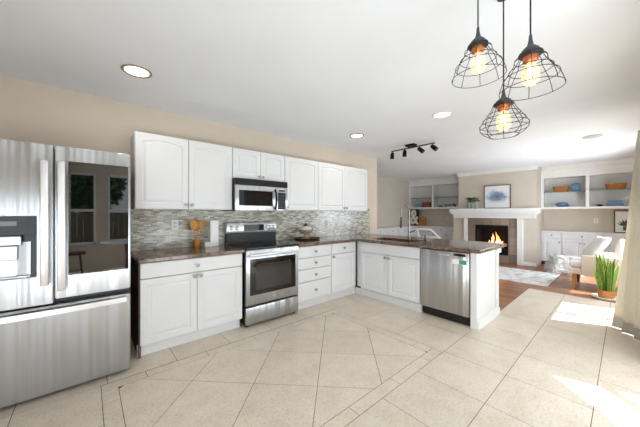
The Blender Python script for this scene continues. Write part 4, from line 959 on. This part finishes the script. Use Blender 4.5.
# ------------------------------------------------------------------ BREAKFAST NOOK AND GARDEN, seen mirrored in the fridge door
t = thing('nook_stool', 'round dark-legged stool mirrored in the black fridge glass', 'stool', (-0.15, -0.9, 0))
bm = BM(); lathe(bm, [(0.0, 0.60), (0.17, 0.60), (0.18, 0.62), (0.17, 0.64), (0.0, 0.64)], (-0.15, -0.9, 0)); obj('seat', bm, 'frame_wood', t, True)
for k in range(4):
    a = PI / 4 + k * PI / 2; bm = BM(); tube(bm, [(-0.15 + 0.2 * math.cos(a), -0.9 + 0.2 * math.sin(a), 0), (-0.15 + 0.12 * math.cos(a), -0.9 + 0.12 * math.sin(a), 0.6)], 0.015, 10); obj('leg', bm, 'dark_wood', t, True)
t = thing('reflection_darkener', 'added unseen dark cabinet block that darkens the fridge door reflection', 'cabinet', (-0.85, -2.65, 0))  # added dark block, only there to darken the left fridge door's reflection
bm = BM(); box(bm, -1.195, -0.5, -2.895, -2.4, 0, 2.3, 0.004); obj('body', bm, 'dark_wood', t)
for a, b in ((-1.185, -0.852), (-0.846, -0.51)):
    d = obj('door', panel_door(lambda u, v, n, a=a: Vector((a + u, -2.3995 + n, 0.05 + v)), b - a, 2.2), 'dark_wood', t)
t = thing('nook_table', 'round pale table mirrored in the black fridge glass', 'table', (0.75, -1.5, 0))
bm = BM(); lathe(bm, [(0.0, 0.72), (0.48, 0.72), (0.5, 0.735), (0.48, 0.75), (0.0, 0.75)], (0.75, -1.5, 0), 40); obj('tabletop', bm, 'trim_white', t, True)
bm = BM(); lathe(bm, [(0.25, 0.0005), (0.24, 0.03), (0.05, 0.06), (0.04, 0.4), (0.06, 0.719)], (0.75, -1.5, 0), 24); obj('pedestal', bm, 'dark_wood', t, True)
bm = BM(); box(bm, -14, 18, -18, NY - 0.13, -0.12, -0.02); struct('ground', bm, 'grass_ground')
bm = BM(); box(bm, 2.2, 18, NY - 0.12, -0.43, -0.12, -0.02); struct('ground_patio', bm, 'grout')
bm = BM()
for k in range(60): box(bm, -8 + k * 0.2, -8 + k * 0.2 + 0.19, -8.03, -8.0, -0.02, 1.35)
box(bm, -8, 4, -8.06, -8.03, 0.3, 0.4); box(bm, -8, 4, -8.06, -8.03, 1.0, 1.1)
tag(obj('board_fence', bm, 'fence_wood'), 'vertical board garden fence mirrored in the fridge glass', 'fence')
for k, (tx_, ty_) in enumerate(((-3.0, -9.9), (0.2, -9.9), (3.4, -9.9))):
    t = thing('garden_tree', 'leafy garden tree behind the fence, %s' % ('left of the row', 'middle of the row', 'right of the row')[k], 'tree', (tx_, ty_, -0.02), 'garden trees behind the fence')
    bm = BM(); tube(bm, [(tx_, ty_, -0.02), (tx_ + 0.1, ty_, 1.5), (tx_, ty_, 3.2)], [0.14, 0.1, 0.05], 10); obj('trunk', bm, 'bark', t, True)
    bm = BM()
    for j in range(2600):
        a, b2, r = random.uniform(0, 2 * PI), random.uniform(-1, 1), random.random() ** 0.4
        p = Vector((tx_ + 1.5 * r * math.cos(a) * math.sqrt(1 - b2 * b2), ty_ + 1.2 * r * math.sin(a) * math.sqrt(1 - b2 * b2), 2.7 + 1.5 * r * b2))
        d = Vector((random.gauss(0, 1), random.gauss(0, 1), random.gauss(0, 1))).normalized(); e1, e2 = frame_of(d); s = 0.24
        bm.faces.new([bm.verts.new(p + e1 * s * 0.5), bm.verts.new(p + e2 * s * 0.3), bm.verts.new(p - e1 * s * 0.5), bm.verts.new(p - e2 * s * 0.3)])
    obj('foliage', bm, 'tree_leaf', t, fix=False)

# added unseen blocker outside the glass door, shapes the sun patches indoors
t = thing('sun_blocker', 'added unseen triangle and diagonal bar that shape the sun patches on the floor', 'sun blocker', (2.6, -1.2, 2.6))
bm = BM(); a = [bm.verts.new(p) for p in ((1.7, -2.5, 2.6), (3.65, -0.55, 2.6), (1.7, -0.55, 2.6))]; bm.faces.new(a); e = bmesh.ops.extrude_face_region(bm, geom=list(bm.faces))
for v in [x for x in e['geom'] if isinstance(x, bmesh.types.BMVert)]: v.co.z += 0.01
obj('canopy', bm, 'linen_hem', t)  # unseen sheet that blocks the sun
bm = BM(); tube(bm, [(1.75, -2.85, 2.6), (4.0, -0.60, 2.6)], 0.04, 8); obj('bar', bm, 'trim_white', t)
